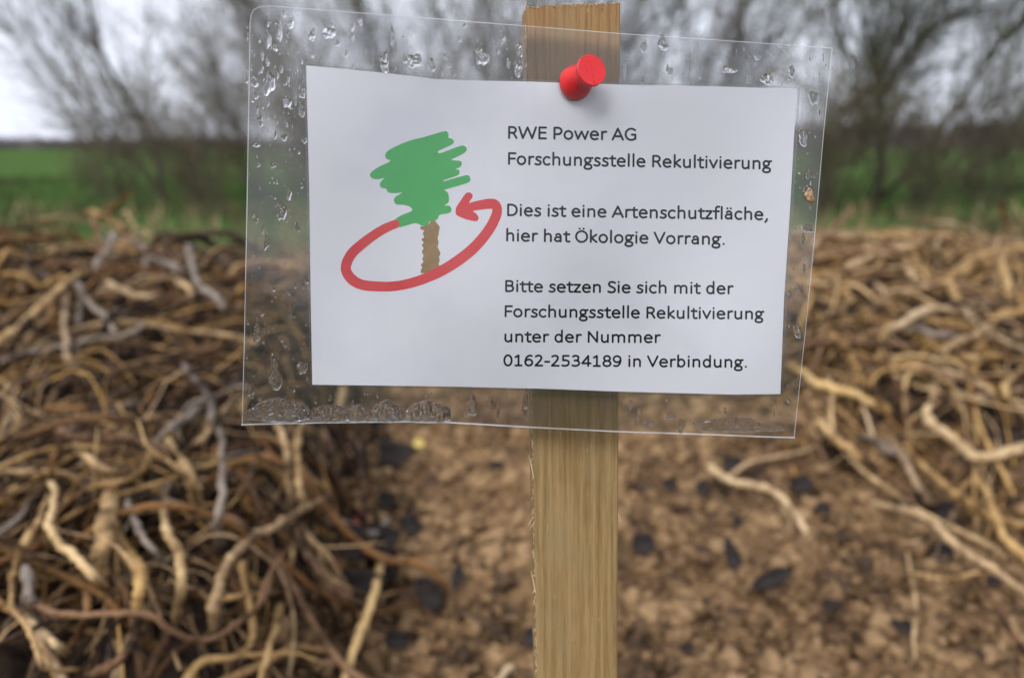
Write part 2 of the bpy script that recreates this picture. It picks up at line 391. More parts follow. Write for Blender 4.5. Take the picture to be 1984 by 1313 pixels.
# ------------------------------------------------------------------ soil clods, one mass
def ico(sub=2):
    import bmesh
    bm = bmesh.new(); bmesh.ops.create_icosphere(bm, subdivisions=sub, radius=1)
    v = np.array([x.co[:] for x in bm.verts]); f = np.array([[q.index for q in x.verts] for x in bm.faces]); bm.free(); return v, f
icv, icf = ico()
def clods(n, seed, smin, smax, xr, yr, cond):
    g = np.random.default_rng(seed); var = []
    for k in range(10):
        off = Vector((k*7.1, 3, 1)); s = np.array([1+.8*noise.noise(Vector(p)*1.3+off)+.55*noise.noise(Vector(p)*2.6+off) for p in icv])
        var.append(icv*s[:, None]*np.array([1, g.uniform(.7, 1), g.uniform(.55, .8)]))
    VV = []; FF = []; b = 0; c = 0
    while c < n:
        x = g.uniform(*xr); y = yr[0]+(yr[1]-yr[0])*g.uniform()**1.3
        if not cond(x, y): continue
        s = smin*(smax/smin)**(g.uniform()**2.2); a = g.uniform(0, 6.28)
        v = var[int(g.integers(10))]; ca, sa = math.cos(a), math.sin(a)
        v = np.stack([v[:, 0]*ca-v[:, 1]*sa, v[:, 0]*sa+v[:, 1]*ca, v[:, 2]], -1)*s
        VV.append(v+np.array([x, y, float(surf(x, y))+.012*nz(x, y, 9, 3)+s*.15-.003])); FF.append(icf+b); b += len(icv); c += 1
    return np.concatenate(VV), np.concatenate(FF)
V, Fx = clods(15000, 5, .0022, .0125, (-.35, 1.0), (.38, 1.8), lambda x, y: leftmask(x, y) < .6 and rightmask(x, y) < .7)
tag(mesh_obj('soil_crumbs', V, Fx, M_crumb, smooth=True), 'loose brown soil crumbs and clods on the bank', 'soil', kind='stuff')

# ------------------------------------------------------------------ roots traced where they lie
# (colour, width px, lift, points, label)
TR = [
('pale',15,.050,[(-30,680),(0,661),(38,634),(76,596),(110,566),(133,543),(164,528),(183,520)],'long straight pale root rising right at the left edge of the left heap'),
('grey',13,.055,[(183,522),(190,505),(209,486),(221,451)],'short grey root standing upright below the tan crest stick'),
('tan',16,.050,[(126,573),(126,627),(131,676),(137,703),(149,726)],'tan root hanging straight down from the long pale root'),
('grey',16,.05,[(259,467),(282,486),(305,505),(335,516),(358,531)],'smooth grey root sloping down right just under the left crest'),
('grey',14,.055,[(364,474),(371,505),(377,531),(388,554),(419,577),(435,598)],'grey root bent like an elbow near the left edge of the sign'),
('tan',16,.045,[(175,411),(206,421),(228,436),(251,455)],'tan broken stick lying highest on the left crest'),
('brown',10,.05,[(205,412),(232,390),(259,371)],'thin brown stick poking up into the green field on the left'),
('tan',13,.045,[(0,535),(30,531),(57,543),(84,554),(107,543),(125,535)],'wavy tan root at the left edge above the long pale root'),
('tan',14,.04,[(206,547),(236,562),(267,573),(312,577)],'orange tan root lying nearly level in the upper left heap'),
('tan',14,.06,[(480,757),(472,764),(446,786),(423,813),(400,840),(367,874)],'straight tan root passing behind the lower left corner of the sign'),
('brown',13,.05,[(457,653),(446,672),(381,680),(335,691),(305,703),(248,714),(190,737),(160,756)],'long knobbly brown root crossing the middle of the left heap'),
('grey',11,.04,[(145,665),(190,655),(228,653),(262,640),(282,627)],'dull grey root lying level left of centre in the left heap'),
('grey',12,.04,[(0,703),(38,687),(95,676),(152,665)],'grey root running level from the left edge under the long pale root'),
('grey',13,.045,[(355,705),(362,718),(388,745),(407,779),(411,813)],'curved grey root left of the lower left corner of the sign'),
('grey',12,.04,[(164,573),(179,596),(202,611),(225,646)],'bluish grey root right of the hanging tan root'),
('pale',12,.05,[(23,771),(34,802),(46,817)],'short pale root stub near the left edge, halfway down'),
('tan',14,.055,[(-15,858),(0,851),(42,825),(80,802)],'tan root climbing to the right from the left edge, halfway down'),
('brown',12,.04,[(84,790),(133,790),(179,786),(213,783)],'level brown root with a yellowish end in the left heap'),
('tan',13,.045,[(60,480),(52,520),(40,560)],'short tan root standing at the far left crest'),
('pale',16,.06,[(98,925),(107,956),(102,988),(96,1019),(117,1054),(148,1081),(176,1109),(203,1136)],'pale grey root with an S bend in the lower left'),
('tan',36,.055,[(215,940),(209,995),(199,1042),(191,1097),(193,1130)],'thick tan split root, the widest in the lower left heap'),
('tan',15,.06,[(148,862),(156,878),(184,898),(219,913),(238,917)],'tan root arching down to the right above the thick split root'),
('brown',17,.065,[(102,823),(137,843),(211,849),(266,851),(313,866),(336,882),(352,900)],'brown root crossing the left heap above its pale torn end'),
('pale',22,.066,[(345,888),(360,906),(370,930),(375,945)],'pale torn root end pointing down below the lower left sign corner'),
('tan',12,.055,[(289,882),(274,913),(242,929),(203,937),(176,945)],'thin tan root curling left below the arched brown root'),
('grey',15,.06,[(424,830),(430,898),(430,948),(424,995),(422,1019)],'upright grey root below the lower left corner of the sign'),
('tan',14,.055,[(535,815),(545,840),(555,878),(559,929),(563,976)],'left one of two upright tan roots just under the sign'),
('pale',15,.06,[(584,810),(577,850),(574,878),(578,929),(582,968)],'right one of two upright tan roots just under the sign'),
('grey',13,.055,[(246,972),(266,1019),(289,1058),(324,1093)],'grey root sloping right of the thick split root'),
('pale',19,.06,[(320,995),(324,1031),(344,1066),(352,1105),(348,1140)],'stout pale jointed root standing right of the sloping grey root'),
('tan',26,.06,[(250,1074),(274,1109),(270,1144),(266,1190)],'fat tan root stub standing above the sagging root'),
('tan',21,.075,[(610,976),(547,1011),(488,1042),(449,1081),(430,1120),(418,1163),(414,1222)],'big tan root arching from the soil edge down into the left heap'),
('tan',12,.06,[(23,1132),(23,1175),(47,1206),(66,1242),(78,1281),(94,1296),(156,1298)],'thin crooked tan root in the bottom left corner'),
('brown',14,.07,[(63,1175),(117,1187),(176,1191),(242,1187),(289,1191),(336,1222),(371,1238),(410,1238),(449,1214),(492,1183),(516,1144),(524,1113)],'long brown root sagging like a hammock across the lower left'),
('grey',18,.062,[(51,1095),(51,1113),(59,1152),(66,1175)],'short grey brown root at the left end of the sagging root'),
('tan',17,.06,[(90,972),(70,1019),(47,1054),(35,1093)],'tan root leaning left beside the S bent pale root'),
('grey',12,.06,[(47,991),(20,1019),(-8,1040)],'short pale grey root at the lower left edge'),
('brown',19,.065,[(270,1195),(258,1238),(227,1281),(172,1308)],'dark brown root curving to the bottom edge below the fat stub'),
('tan',12,.065,[(231,1202),(203,1226),(184,1253),(176,1292)],'thin tan root dropping from the sagging root to the bottom edge'),
('pale',15,.065,[(86,1226),(102,1242),(121,1257)],'small pale yellow root stub in the bottom left corner'),
('pale',19,.05,[(735,1105),(723,1152),(703,1214),(688,1249),(664,1330)],'straight pale stalk standing at the edge of the heap, left of the stake'),
('brown',15,.055,[(578,1034),(586,1062),(614,1097),(641,1132),(680,1160),(711,1179)],'reddish brown root reaching right over the dark leaves'),
('tan',14,.055,[(606,1050),(629,1070),(649,1101)],'short tan root beside the dark leaves'),
('tan',13,.05,[(567,1066),(559,1113)],'tiny upright tan root under the big arching root'),
('pale',15,.06,[(535,1210),(520,1257),(500,1325)],'pale upright root at the bottom edge, left of the straight stalk'),
('dark',17,.06,[(328,1226),(301,1273),(281,1320)],'dark root at the bottom edge under the sagging root'),
('grey',18,.055,[(368,806),(332,827),(305,855)],'dull stout root left of the lower left sign corner'),
('brown',13,.05,[(620,820),(641,870),(645,913)],'brown root hanging under the bottom edge of the sign'),
('tan',11,.055,[(438,1160),(465,1154),(496,1150)],'short level tan root inside the curve of the arching root'),
('brown',11,.055,[(281,1144),(312,1145),(346,1144)],'short level brown root between two upright stubs'),
('brown',14,.06,[(60,880),(90,868),(118,850),(100,900),(94,940)],'brown forked root above the S bent pale root'),
('brown',13,.05,[(500,870),(494,905),(470,950),(455,985)],'brown root sloping left in the shade under the sign'),
('brown',16,.05,[(160,1130),(170,1160),(165,1200),(158,1215)],'reddish brown root behind the sagging root at left'),
('tan',13,.05,[(700,600),(690,660),(670,740)],'tan root seen dimly through the lower left margin'),
('tan',18,.055,[(1588,618),(1611,653),(1647,681),(1659,713),(1679,744),(1714,788)],'long tan root sloping down right beside the lower right edge of the sign'),
('pale',18,.06,[(1560,725),(1580,744),(1619,752),(1675,772)],'pale root with blunt ends lying level beside the lower right sign corner'),
('pale',20,.062,[(1572,760),(1580,800),(1599,831),(1625,855)],'fat curved pale root right of the lower right sign corner'),
('pale',21,.065,[(1805,776),(1793,804),(1817,831),(1853,855),(1885,883),(1920,885),(1965,873)],'bright pale hooked root, the most conspicuous in the right heap'),
('tan',16,.04,[(1640,520),(1671,507),(1706,491),(1754,479),(1797,467)],'straight tan root along the right crest'),
('pale',18,.05,[(1900,487),(1877,515),(1841,542),(1846,565),(1853,586)],'pale knee shaped root near the top of the right heap'),
('tan',13,.045,[(1576,491),(1603,495),(1635,507)],'short tan root on the crest touching the right edge of the sign'),
('tan',15,.045,[(1576,478),(1599,459),(1643,451)],'tan stick on the crest beside the right edge of the sign'),
('brown',9,.045,[(1603,451),(1631,424),(1655,400)],'thin twig rising from the crest beside the right edge of the sign'),
('tan',16,.05,[(1944,487),(1940,515),(1952,550),(1956,578)],'upright tan root near the right edge below the crest'),
('brown',12,.04,[(1940,388),(1944,412),(1952,439)],'thin brown stub standing on the right crest at the edge of the picture'),
('pale',17,.055,[(1698,645),(1734,633),(1762,618),(1793,602),(1849,598)],'pale forked root in the middle of the right heap, upper arm'),
('grey',15,.05,[(1718,637),(1778,637),(1817,649),(1865,653)],'pale grey forked root in the middle of the right heap, lower arm'),
('tan',16,.055,[(1825,677),(1857,661),(1889,649),(1920,630)],'tan root rising right under the forked pale root'),
('tan',16,.055,[(1865,693),(1896,697),(1924,693)],'short tan level root right of centre in the right heap'),
('tan',13,.05,[(1687,570),(1710,582),(1746,574),(1766,566)],'yellowish curved root in the upper right heap'),
('tan',15,.045,[(1754,511),(1770,538),(1797,558)],'tan root bent downwards under the right crest'),
('tan',17,.05,[(1920,633),(1936,614),(1990,600)],'tan root reaching the right edge of the picture above the pale stub'),
('pale',19,.055,[(1944,655),(1990,648)],'pale stub at the right edge of the picture'),
('pale',13,.055,[(1963,730),(1950,745),(1948,760),(1952,778)],'small pale hooked root near the right edge'),
('pale',16,.03,[(1370,903),(1398,921),(1421,933),(1457,939),(1492,948),(1516,966),(1540,994),(1560,1033)],'pale curved root lying alone on the bare soil right of the stake'),
('tan',17,.05,[(1579,820),(1607,840),(1627,858),(1654,875),(1682,895)],'tan root sloping off the right heap toward the bare soil'),
('tan',17,.05,[(1741,871),(1765,915),(1789,958)],'short tan root pointing down between two long sloping roots'),
('tan',17,.055,[(1769,883),(1801,915),(1828,939),(1856,962),(1895,986),(1931,1006),(1971,1016)],'long tan root sloping under the hooked pale root'),
('tan',17,.05,[(1741,986),(1781,998),(1812,1018),(1840,1045),(1880,1077),(1919,1097),(1990,1152)],'longest tan root sloping to the lower right edge over bare soil'),
('tan',16,.055,[(1911,958),(1931,1006),(1951,1049),(1990,1086)],'tan root crossing the long sloping root at the right edge'),
('pale',12,.045,[(1765,1112),(1805,1118),(1832,1122),(1872,1114),(1919,1097)],'thin pale side root joining the longest sloping root'),
('pale',7,.04,[(1757,1065),(1765,1112),(1775,1176),(1770,1230),(1773,1274)],'very thin pale rootlet hanging over the soil at lower right'),
('tan',11,.045,[(1850,990),(1838,1010),(1812,1022),(1793,1041),(1757,1053)],'small tan looped rootlet above the longest sloping root'),
('brown',12,.045,[(1888,1112),(1919,1156),(1951,1211),(1990,1272)],'thin brown root running to the lower right corner'),
('grey',15,.05,[(1690,852),(1730,875),(1769,891)],'pale grey root left of the hooked root'),
('brown',13,.045,[(1640,860),(1690,900),(1740,940),(1770,975)],'dull brown root lying along the edge of the right heap'),
('pale',13,.02,[(992,1288),(975,1305),(950,1335)],'pale stick end at the bottom edge just left of the stake'),
('tan',8,.04,[(1890,790),(1900,830),(1930,890),(1965,960)],'thin tan rootlet crossing near the hooked root'),
('brown',14,.05,[(1690,700),(1730,740),(1740,800)],'brown root in the shadow left of the hooked pale root'),
]
def place_path(pts, width, lift, seed):
    g = np.random.default_rng(seed); P = []; Z = []
    pts = [tuple(p) for p in pts]; lifts = [lift]*len(pts)
    if lift >= .05 and min(p[1] for p in pts) > 500:
        a, b = np.array(pts[0], float), np.array(pts[1], float); c, d = np.array(pts[-2], float), np.array(pts[-1], float)
        e1 = unit(a-b)*g.uniform(25, 60)+g.normal(0, 9, 2); e2 = unit(d-c)*g.uniform(25, 60)+g.normal(0, 9, 2)
        pts = [tuple(a+e1)]+pts+[tuple(d+e2)]; lifts = [lift-.055]+lifts+[lift-.055]
    for (x, y), lift in zip(pts, lifts):
        h = hit(x, y, lift)
        if h is None:
            P.append(None); Z.append(None)
        else: P.append(h[0]); Z.append(h[1])
    good = [k for k, p in enumerate(P) if p is not None]
    # tips that stand up past the crest keep the distance of their neighbour on the bank
    ref = good[-1] if good else None
    for k in range(len(P)):
        if P[k] is None:
            if ref is None: t = 1.75
            else: t = Z[min(good, key=lambda q: abs(q-k))]
            P[k] = CAM+pdir(*pts[k])*t; Z[k] = t
    # smooth distances along the root so it is a continuous stick
    Z = np.array(Z, float)
    if len(Z) > 2:
        for _ in range(2): Z[1:-1] = .5*Z[1:-1]+.25*(Z[:-2]+Z[2:])
    P = np.array([CAM+pdir(*pts[k])*Z[k] for k in range(len(P))])
    Q = catmull(P, 5); n = len(Q)
    Zq = np.interp(np.linspace(0, 1, n), np.linspace(0, 1, len(Z)), Z)
    r = width/2/F*Zq.mean()
    prof = 1+.3*np.array([noise.noise(Vector((k*.38, seed*3.1, 0))) for k in range(n)])
    prof[0] *= .5; prof[-1] *= .4
    prof *= np.linspace(1.12, .78, n) if seed % 2 else np.linspace(.85, 1.1, n)
    for _k in range(seed % 3): prof[int(g.integers(1, n-1))] *= 1.3
    Q = Q + g.normal(0, r*.17, Q.shape)
    return Q, r*prof
for k, (col, wd, lift, pts, lab) in enumerate(TR):
    Q, rr = place_path(pts, wd*.93, lift, k+1); gf = np.random.default_rng(k+900); tubes = [(Q, rr)]
    for _f in range(int(gf.integers(0, 3)) if len(Q) > 12 else 0):
        i0 = int(gf.integers(3, len(Q)-4)); d0 = unit(unit(Q[i0+1]-Q[i0])+unit(gf.normal(0, 1, 3))*.8)
        tubes.append(grow(Q[i0], d0, gf.uniform(.02, .07), rr[i0]*gf.uniform(.25, .5), gf, 6, .22, 0, .35))
    V, Fx = tube_arrays(tubes, 8)
    o = mesh_obj('root', V, Fx, M_root[col], smooth=True)
    tag(o, lab, 'root', 'dug-up roots')
    if len(lab.split()) > 16: print('LONG', lab)
    recenter(o, Q[len(Q)//2])

# ------------------------------------------------------------------ random roots filling the heaps
def rand_root(g, zone):
    if zone == 'L':
        while True:
            y = .42+1.25*g.uniform()**1.15; x = g.uniform(-.82*y-.12, -.10)
            if leftmask(x, y) > .35: break
    else:
        while True:
            y = .8+1.05*g.uniform()**.85; x = g.uniform(.2, .82*y+.15)
            if rightmask(x, y) > .25: break
    ln = g.uniform(.07, .36); n = 11
    a = g.uniform(0, 6.28)
    if zone == 'L' and y < .95 and g.uniform() < .62: a = math.pi/2+g.normal(0, .5)
    r = g.uniform(.0012, .0033) if g.uniform() < .85 else g.uniform(.0033, .005)
    if zone == 'L' and y > .8: r *= 1.35
    if y < .75: r = min(r, .0043)
    xy = [np.array([x, y])]; cur = g.normal(0, 4.5)
    for i in range(n-1):
        a += cur*ln/n + g.normal(0, .2)
        if g.uniform() < .15: cur = -cur*g.uniform(.5, 1.3)
        if g.uniform() < .1: a += g.normal(0, .7)
        xy.append(xy[-1]+np.array([math.cos(a), math.sin(a)])*ln/(n-1))
    xy = np.array(xy)-(xy[-1]-xy[0])/2
    lay = g.uniform(0, .05) if zone == 'R' else g.uniform(-.03, .045)
    tilt = g.normal(0, .18)
    s = np.linspace(-.5, .5, n)
    z = surf(xy[:, 0], xy[:, 1]) + lay - .035*np.abs(2*s)**5 + tilt*s*ln + .012*np.array([noise.noise(Vector((q*3, x*50, y*50))) for q in s])
    Q = catmull(np.column_stack([xy, z]), 2); m = len(Q)
    rr = r*(1+.2*np.array([noise.noise(Vector((q*.6, x*90, y*70))) for q in range(m)]))*np.linspace(1.1, .7, m)
    rr[0] *= .6; rr[-1] *= .5
    return Q, rr, lay
g = np.random.default_rng(99)
pool = [(z, *rand_root(g, z)) for z in ['L']*620+['R']*900]
def score(e):      # how large and how near the top it shows
    z, Q, rr, lay = e; d = np.linalg.norm(Q.mean(0)-CAM); return rr.mean()*(.3+lay*20)/d
pool.sort(key=score, reverse=True)
NI = 205
def proj(P):
    v = np.asarray(P)-CAM; Z = v@fw; return 992+F*(v@rt)/Z, 656.5-F*(v@up)/Z
def describe(Q, rr, col, z):
    x, y = proj(Q); cxp, cyp = x.mean(), y.mean(); dx, dy = x[-1]-x[0], y[-1]-y[0]
    ch = math.hypot(dx, dy); ln = np.hypot(np.diff(x), np.diff(y)).sum(); wpx = rr.mean()*2*F/np.linalg.norm(Q.mean(0)-CAM)
    a = abs(math.degrees(math.atan2(dy, dx))); a = min(a, 180-a)
    size = ('stout ' if wpx > 17 else 'thin ' if wpx < 10 else '')+('long ' if ln > 300 else 'short ' if ln < 140 else '')
    shape = 'hooked ' if ch < .72*ln else 'bent ' if ch < .93*ln else 'straight '
    way = 'lying level' if a < 25 else 'standing upright' if a > 65 else ('sloping right' if dx*dy > 0 else 'rising right')
    word = {'tan': 'tan', 'brown': 'brown', 'grey': 'grey', 'pale': 'pale', 'dark': 'blackish'}[col]
    row = 'atop' if cyp < 550 else 'high in' if cyp < 680 else 'halfway up' if cyp < 860 else 'low in' if cyp < 1060 else 'at the foot of'
    if z == 'L':
        side = 'left heap'; colm = 'far left' if cxp < 110 else 'left middle' if cxp < 250 else 'right middle' if cxp < 400 else 'right end'
    else:
        side = 'right heap'; colm = 'by the sign' if cxp < 1680 else 'middle' if cxp < 1840 else 'far right'
    return f'{size}{shape}{word} root {way} {row} the {side}, {colm}', word, side, cxp, cyp
chosen = []; rest = []
for e in pool:
    z, Q, rr, lay = e; x, y = proj(Q)
    if len(chosen) < NI and ((x > 5) & (x < 1979) & (y < 1308)).mean() > .6 and not ((x > 480) & (x < 1560) & (y < 835)).mean() > .5: chosen.append(e)
    else: rest.append(e)
named = {}
for k, (z, Q, rr, lay) in enumerate(chosen):
    tubes = [(Q, rr)]
    for _f in range(int(g.integers(0, 3))):
        i0 = int(g.integers(3, len(Q)-4)); d0 = unit(unit(Q[i0+1]-Q[i0])*1.0+unit(g.normal(0, 1, 3))*.8)
        tubes.append(grow(Q[i0], d0, g.uniform(.02, .09), rr[i0]*g.uniform(.35, .6), g, 6, .22, 0, .35))
    V, Fx = tube_arrays(tubes, 7)
    col = (['tan', 'brown', 'grey', 'brown', 'dark', 'brown', 'dark', 'dark'] if z == 'L' else ['tan', 'tan', 'tan', 'brown', 'tan', 'pale', 'pale', 'brown'])[int(g.integers(8))]
    o = mesh_obj('root', V, Fx, M_root[col], smooth=True)
    lab, word, side, cxp, _ = describe(Q, rr, col, z)
    if len(lab.split()) > 15: lab = lab.replace('thin ', '').replace('stout ', '')
    tag(o, lab, 'root', 'dug-up roots'); named.setdefault(lab, []).append((cxp, o))
    recenter(o, Q[len(Q)//2])
for lab, os_ in named.items():       # look-alikes told apart by their order from left to right
    if len(os_) > 1:
        os_.sort(key=lambda q: q[0]); n_ = len(os_)
        nth = ['left of two', 'right of two'] if n_ == 2 else ['leftmost of '+('three' if n_ == 3 else 'several')]+['middle of three' if n_ == 3 else q+' of several' for q in (['second', 'third', 'fourth', 'fifth', 'sixth'][:n_-2] if n_ < 8 else ['inner one']*(n_-2))]+['rightmost of '+('three' if n_ == 3 else 'several')]
        for nme, (_, o) in zip(nth, os_):
            l2 = lab
            for wd in ('lying ', 'standing ', 'thin ', 'short ', 'long ', 'straight ', 'stout ', 'sloping right ', 'rising right ', 'upright '):
                if len((nme+' '+l2).split()) > 16: l2 = l2.replace(wd, '')
            o['label'] = nme+': '+l2
for nm, mat, part, lab in (('root_litter', M_litter, [e for i, e in enumerate(rest) if (i % 9 if e[0] == 'L' else i % 3 and i % 2)], 'mass of thin dark and brown roots filling both heaps'),
                      ('pale_root_litter', M_litter2, [e for i, e in enumerate(rest) if not (i % 9 if e[0] == 'L' else i % 3 and i % 2)], 'scattered lighter rootlets between the larger roots of both heaps')):
    V, Fx = tube_arrays([(Q, rr) for _, Q, rr, _ in part], 5)
    tag(mesh_obj(nm, V, Fx, mat, smooth=True), lab, 'roots', kind='stuff')
# fine hairs
hair = []
for k in range(600):
    Q, rr, lay = rand_root(g, 'L' if k % 5 < 3 else 'R'); hair.append((Q[::2]+np.array([0, 0, .008]), np.full(len(Q[::2]), g.uniform(.0004, .0012))))
V, Fx = tube_arrays(hair, 3); tag(mesh_obj('rootlets', V, Fx, M_litter2), 'hair-thin rootlets between the roots of both heaps', 'rootlets', kind='stuff')

# ------------------------------------------------------------------ dark leaves and fragments on the soil
M_dleaf = noise_mat('wet_dark_leaf', [(.3, (.012, .009, .008)), (.7, (.036, .029, .027))], 60, rough=.5, bump=.5, bscale=150, rrange=(.5, .8), spec=.1)
M_red = noise_mat('red_chip', [(.3, (.36, .08, .06)), (.7, (.5, .16, .12))], 60)
M_yel = noise_mat('yellow_chip', [(.3, (.45, .33, .09)), (.7, (.6, .48, .16))], 60)
LV = [((1421,897),52,26,10,'small dark leaf right of the stake nearest the sign'),((1297,938),26,34,60,'small dark leaf beside the right side of the stake'),
((1360,944),28,34,-40,'small dark leaf at the left end of the lone pale root'),((1551,938),54,34,0,'broad dark leaf above the bend of the lone pale root'),
((1595,984),34,26,0,'small dark leaf under the bend of the lone pale root'),((1245,1053),48,54,20,'round dark leaf on bare soil right of the stake'),
((1421,1080),32,76,15,'narrow upright dark leaf on bare soil'),((1492,1120),104,32,22,'long narrow dark leaf in the middle of the bare soil'),
((1770,968),84,28,-8,'long dark leaf half under the sloping tan roots'),((1828,988),50,46,0,'black rounded leaf under the sloping tan roots'),
((1824,1069),56,42,0,'dark leaf under the thin pale side root'),((1927,1122),48,20,0,'dark leaf at the right edge under the sloping root'),
((1749,1211),56,26,-15,'dark leaf in the lower right of the soil'),((1330,1254),30,20,0,'small dark leaf near the bottom edge right of the stake'),
((745,968),48,34,25,'dark leaf on the soil above the red chip'),((796,1017),42,46,30,'dark folded leaf between the stake and the heap'),
((886,1116),26,54,-10,'small upright dark leaf nearest the stake on its left'),((831,1148),48,84,35,'large dark leaf on the soil left of the stake'),
((1030,1233),34,46,0,'dark leaf half hidden by the left side of the stake'),((745,878),104,44,0,'large dark leaf just under the bottom edge of the sign'),
((722,1052),90,48,20,'large glossy black leaf topmost of the pile left of the stake'),((753,1097),50,60,30,'dark leaf in front in the pile left of the stake'),
((665,1052),76,60,-30,'dark leaf at the left of the leaf pile'),((684,1130),110,40,5,'long black leaf lying lowest in the leaf pile'),
((768,1240),50,40,0,'dark leaf on the soil near the bottom edge'),((690,900),60,90,0,'black leaf in the shade under the sign, beside the left heap'),
((1430,1010),22,20,0,'tiny dark leaf in the curve of the lone pale root'),((1610,1168),44,18,0,'small dark leaf in front on the lower right soil'),
((1640,880),70,26,0,'dark leaf at the foot of the right heap'),((960,900),30,18,0,'small dark leaf left of the stake under the sign')]
def leaf_mesh(name, px, wpx, hpx, ang, mat, seed):
    h = hit(px[0], px[1], .012); p, t = h
    g = np.random.default_rng(seed); a0 = R(ang)
    kk = 1.25 if wpx >= 66 and px[0] < 800 else .92; X0, Y0 = wpx/2/F*t*kk, hpx/2/F*t*kk
    ex = rt; ey = unit(np.array([0, .55, .75]))   # lies on the slope
    ny = 5; nx = 9; V = []
    for sgn in (0, 1):
        for i in range(nx):
            for j in range(ny):
                u = -1+2*i/(nx-1); v = -1+2*j/(ny-1)
                ww = max(0.02, (1-abs(u)**2.2))**.6*(1+.45*noise.noise(Vector((u*1.7, seed*2.3, (1 if v > 0 else 5)))))
                x = u*X0; y = v*Y0*ww
                c, s = math.cos(a0), math.sin(a0)
                xx, yy = x*c-y*s, x*s+y*c
                curl = .35*min(X0, Y0)*(v*v-.3)*g.choice([1]) + .25*X0*u*u*(1 if seed % 2 else -.4)+.1*min(X0, Y0)*noise.noise(Vector((u*2, v*2, seed)))
                V.append(p+ex*xx+ey*yy+np.array([0, -.8, .6])*(curl+(-.0004 if sgn else 0)))
    Fc = []; N = nx*ny
    for i in range(nx-1):
        for j in range(ny-1):
            a, b, c, d = i*ny+j, (i+1)*ny+j, (i+1)*ny+j+1, i*ny+j+1
            Fc += [(a, b, c, d), (N+d, N+c, N+b, N+a)]
    rim = [i*ny for i in range(nx)]+[(nx-1)*ny+j for j in range(1, ny)]+[i*ny+ny-1 for i in range(nx-2, -1, -1)]+[j for j in range(ny-2, 0, -1)]
    for q in range(len(rim)):
        a, b = rim[q], rim[(q+1) % len(rim)]; Fc.append((b, a, N+a, N+b))
    o = mesh_obj(name, V, Fc, mat, smooth=True); return recenter(o, p)
for k, (px, a, b, an, lab) in enumerate(LV):
    tag(leaf_mesh('dead_leaf', px, a, b, an, M_dleaf, k), lab, 'leaf', 'dark dead leaves on the soil')
tag(leaf_mesh('red_chip', (700, 1005), 34, 30, 40, M_red, 3), 'small reddish chip on the soil above the dark leaf pile', 'chip')
tag(leaf_mesh('yellow_chip', (812, 858), 26, 20, 0, M_yel, 4), 'small yellow chip on the soil just below the sign', 'chip')
tag(leaf_mesh('red_chip', (112, 512), 34, 18, 0, M_red, 5), 'faint reddish chip at the crest of the left heap', 'chip')

# ------------------------------------------------------------------ wooden stake
# front face is the plane Z = A - TS*Y + YS*X in camera axes; built in its own local frame
TS, YS = .181, .10
D_PIN = 0.0
SA = .2090
def solve_plane(px, py, A, T, Yw, extra=0):
    u = (np.asarray(px, float)-992)/F; v = (656.5-np.asarray(py, float))/F
    Z = (A+extra)/(1+T*v-Yw*u)
    return toworld(u*Z, v*Z, Z)
tl = solve_plane(1019, 12, SA, TS, YS); tr = solve_plane(1203, 4, SA, TS, YS)
bl = solve_plane(1041, 1313, SA, TS, YS); br = solve_plane(1196, 1313, SA, TS, YS)
zax = unit((tl+tr)/2-(bl+br)/2); xax = unit((tr-tl)-np.dot(tr-tl, zax)*zax); yax = np.cross(zax, xax)   # yax points away from the camera
if np.dot(yax, fw) < 0: yax = -yax
TOP = (tl+tr)/2; W2 = .5*(np.dot(tr-tl, xax)+np.dot(br-bl, xax))/2*1.0
length = (TOP[2]-(-.06))/zax[2]
BASE = TOP-zax*length
stake = empty('wooden_stake', [float(q) for q in (TOP-zax*(TOP[2]/zax[2]))])
tag(stake, 'narrow light wooden stake carrying the laminated sign in front of the bank', 'stake')
def loc2w(x, y, z): return TOP+xax*x+yax*y+zax*z
thick = .0095
nzz = 520; prof = []
vs = []; fc = []
z_l = np.linspace(0, -length, nzz)
loop = [(-1, 0), (-.6, 0), (-.2, 0), (.2, 0), (.6, 0), (1, 0), (1, 1), (.33, 1), (-.33, 1), (-1, 1)]
bev = .0004
loop = [(-W2+bev, 0), (-W2*.6, 0), (-W2*.2, 0), (W2*.2, 0), (W2*.6, 0), (W2-bev, 0), (W2, bev), (W2, thick-bev), (W2-bev, thick), (-W2+bev, thick), (-W2, thick-bev), (-W2, bev)]
nl = len(loop)
for i, z in enumerate(z_l):
    point = 1-.8*sstep(-length+.08, -length, z)   # sharpened end under the soil
    for j, (x, y) in enumerate(loop):
        rough = 0
        if x < -W2*.9: rough = -.00022*abs(noise.noise(Vector((3, j*.1, z*700)))) - .0002*noise.noise(Vector((1, 0, z*160)))
        elif x > W2*.9: rough = .00007*noise.noise(Vector((5, j, z*300)))
        zt = 0
        if i == 0: zt = .00035*noise.noise(Vector((x*1800, y*400, 2)))-.0002+ (-.0009*x/W2*-1)*0
        tilt = (x/W2)*np.dot(tr-tl, zax)/2 if i == 0 else 0
        vs.append(np.array([(x+rough)*point, y*point+thick/2*(1-point), z+zt+tilt*(1 if i == 0 else 0)]))
for i in range(nzz-1):
    for j in range(nl):
        j2 = (j+1) % nl; fc.append((i*nl+j, i*nl+j2, (i+1)*nl+j2, (i+1)*nl+j))
fc.append(tuple(range(nl))[::-1]); fc.append(tuple((nzz-1)*nl+j for j in range(nl)))
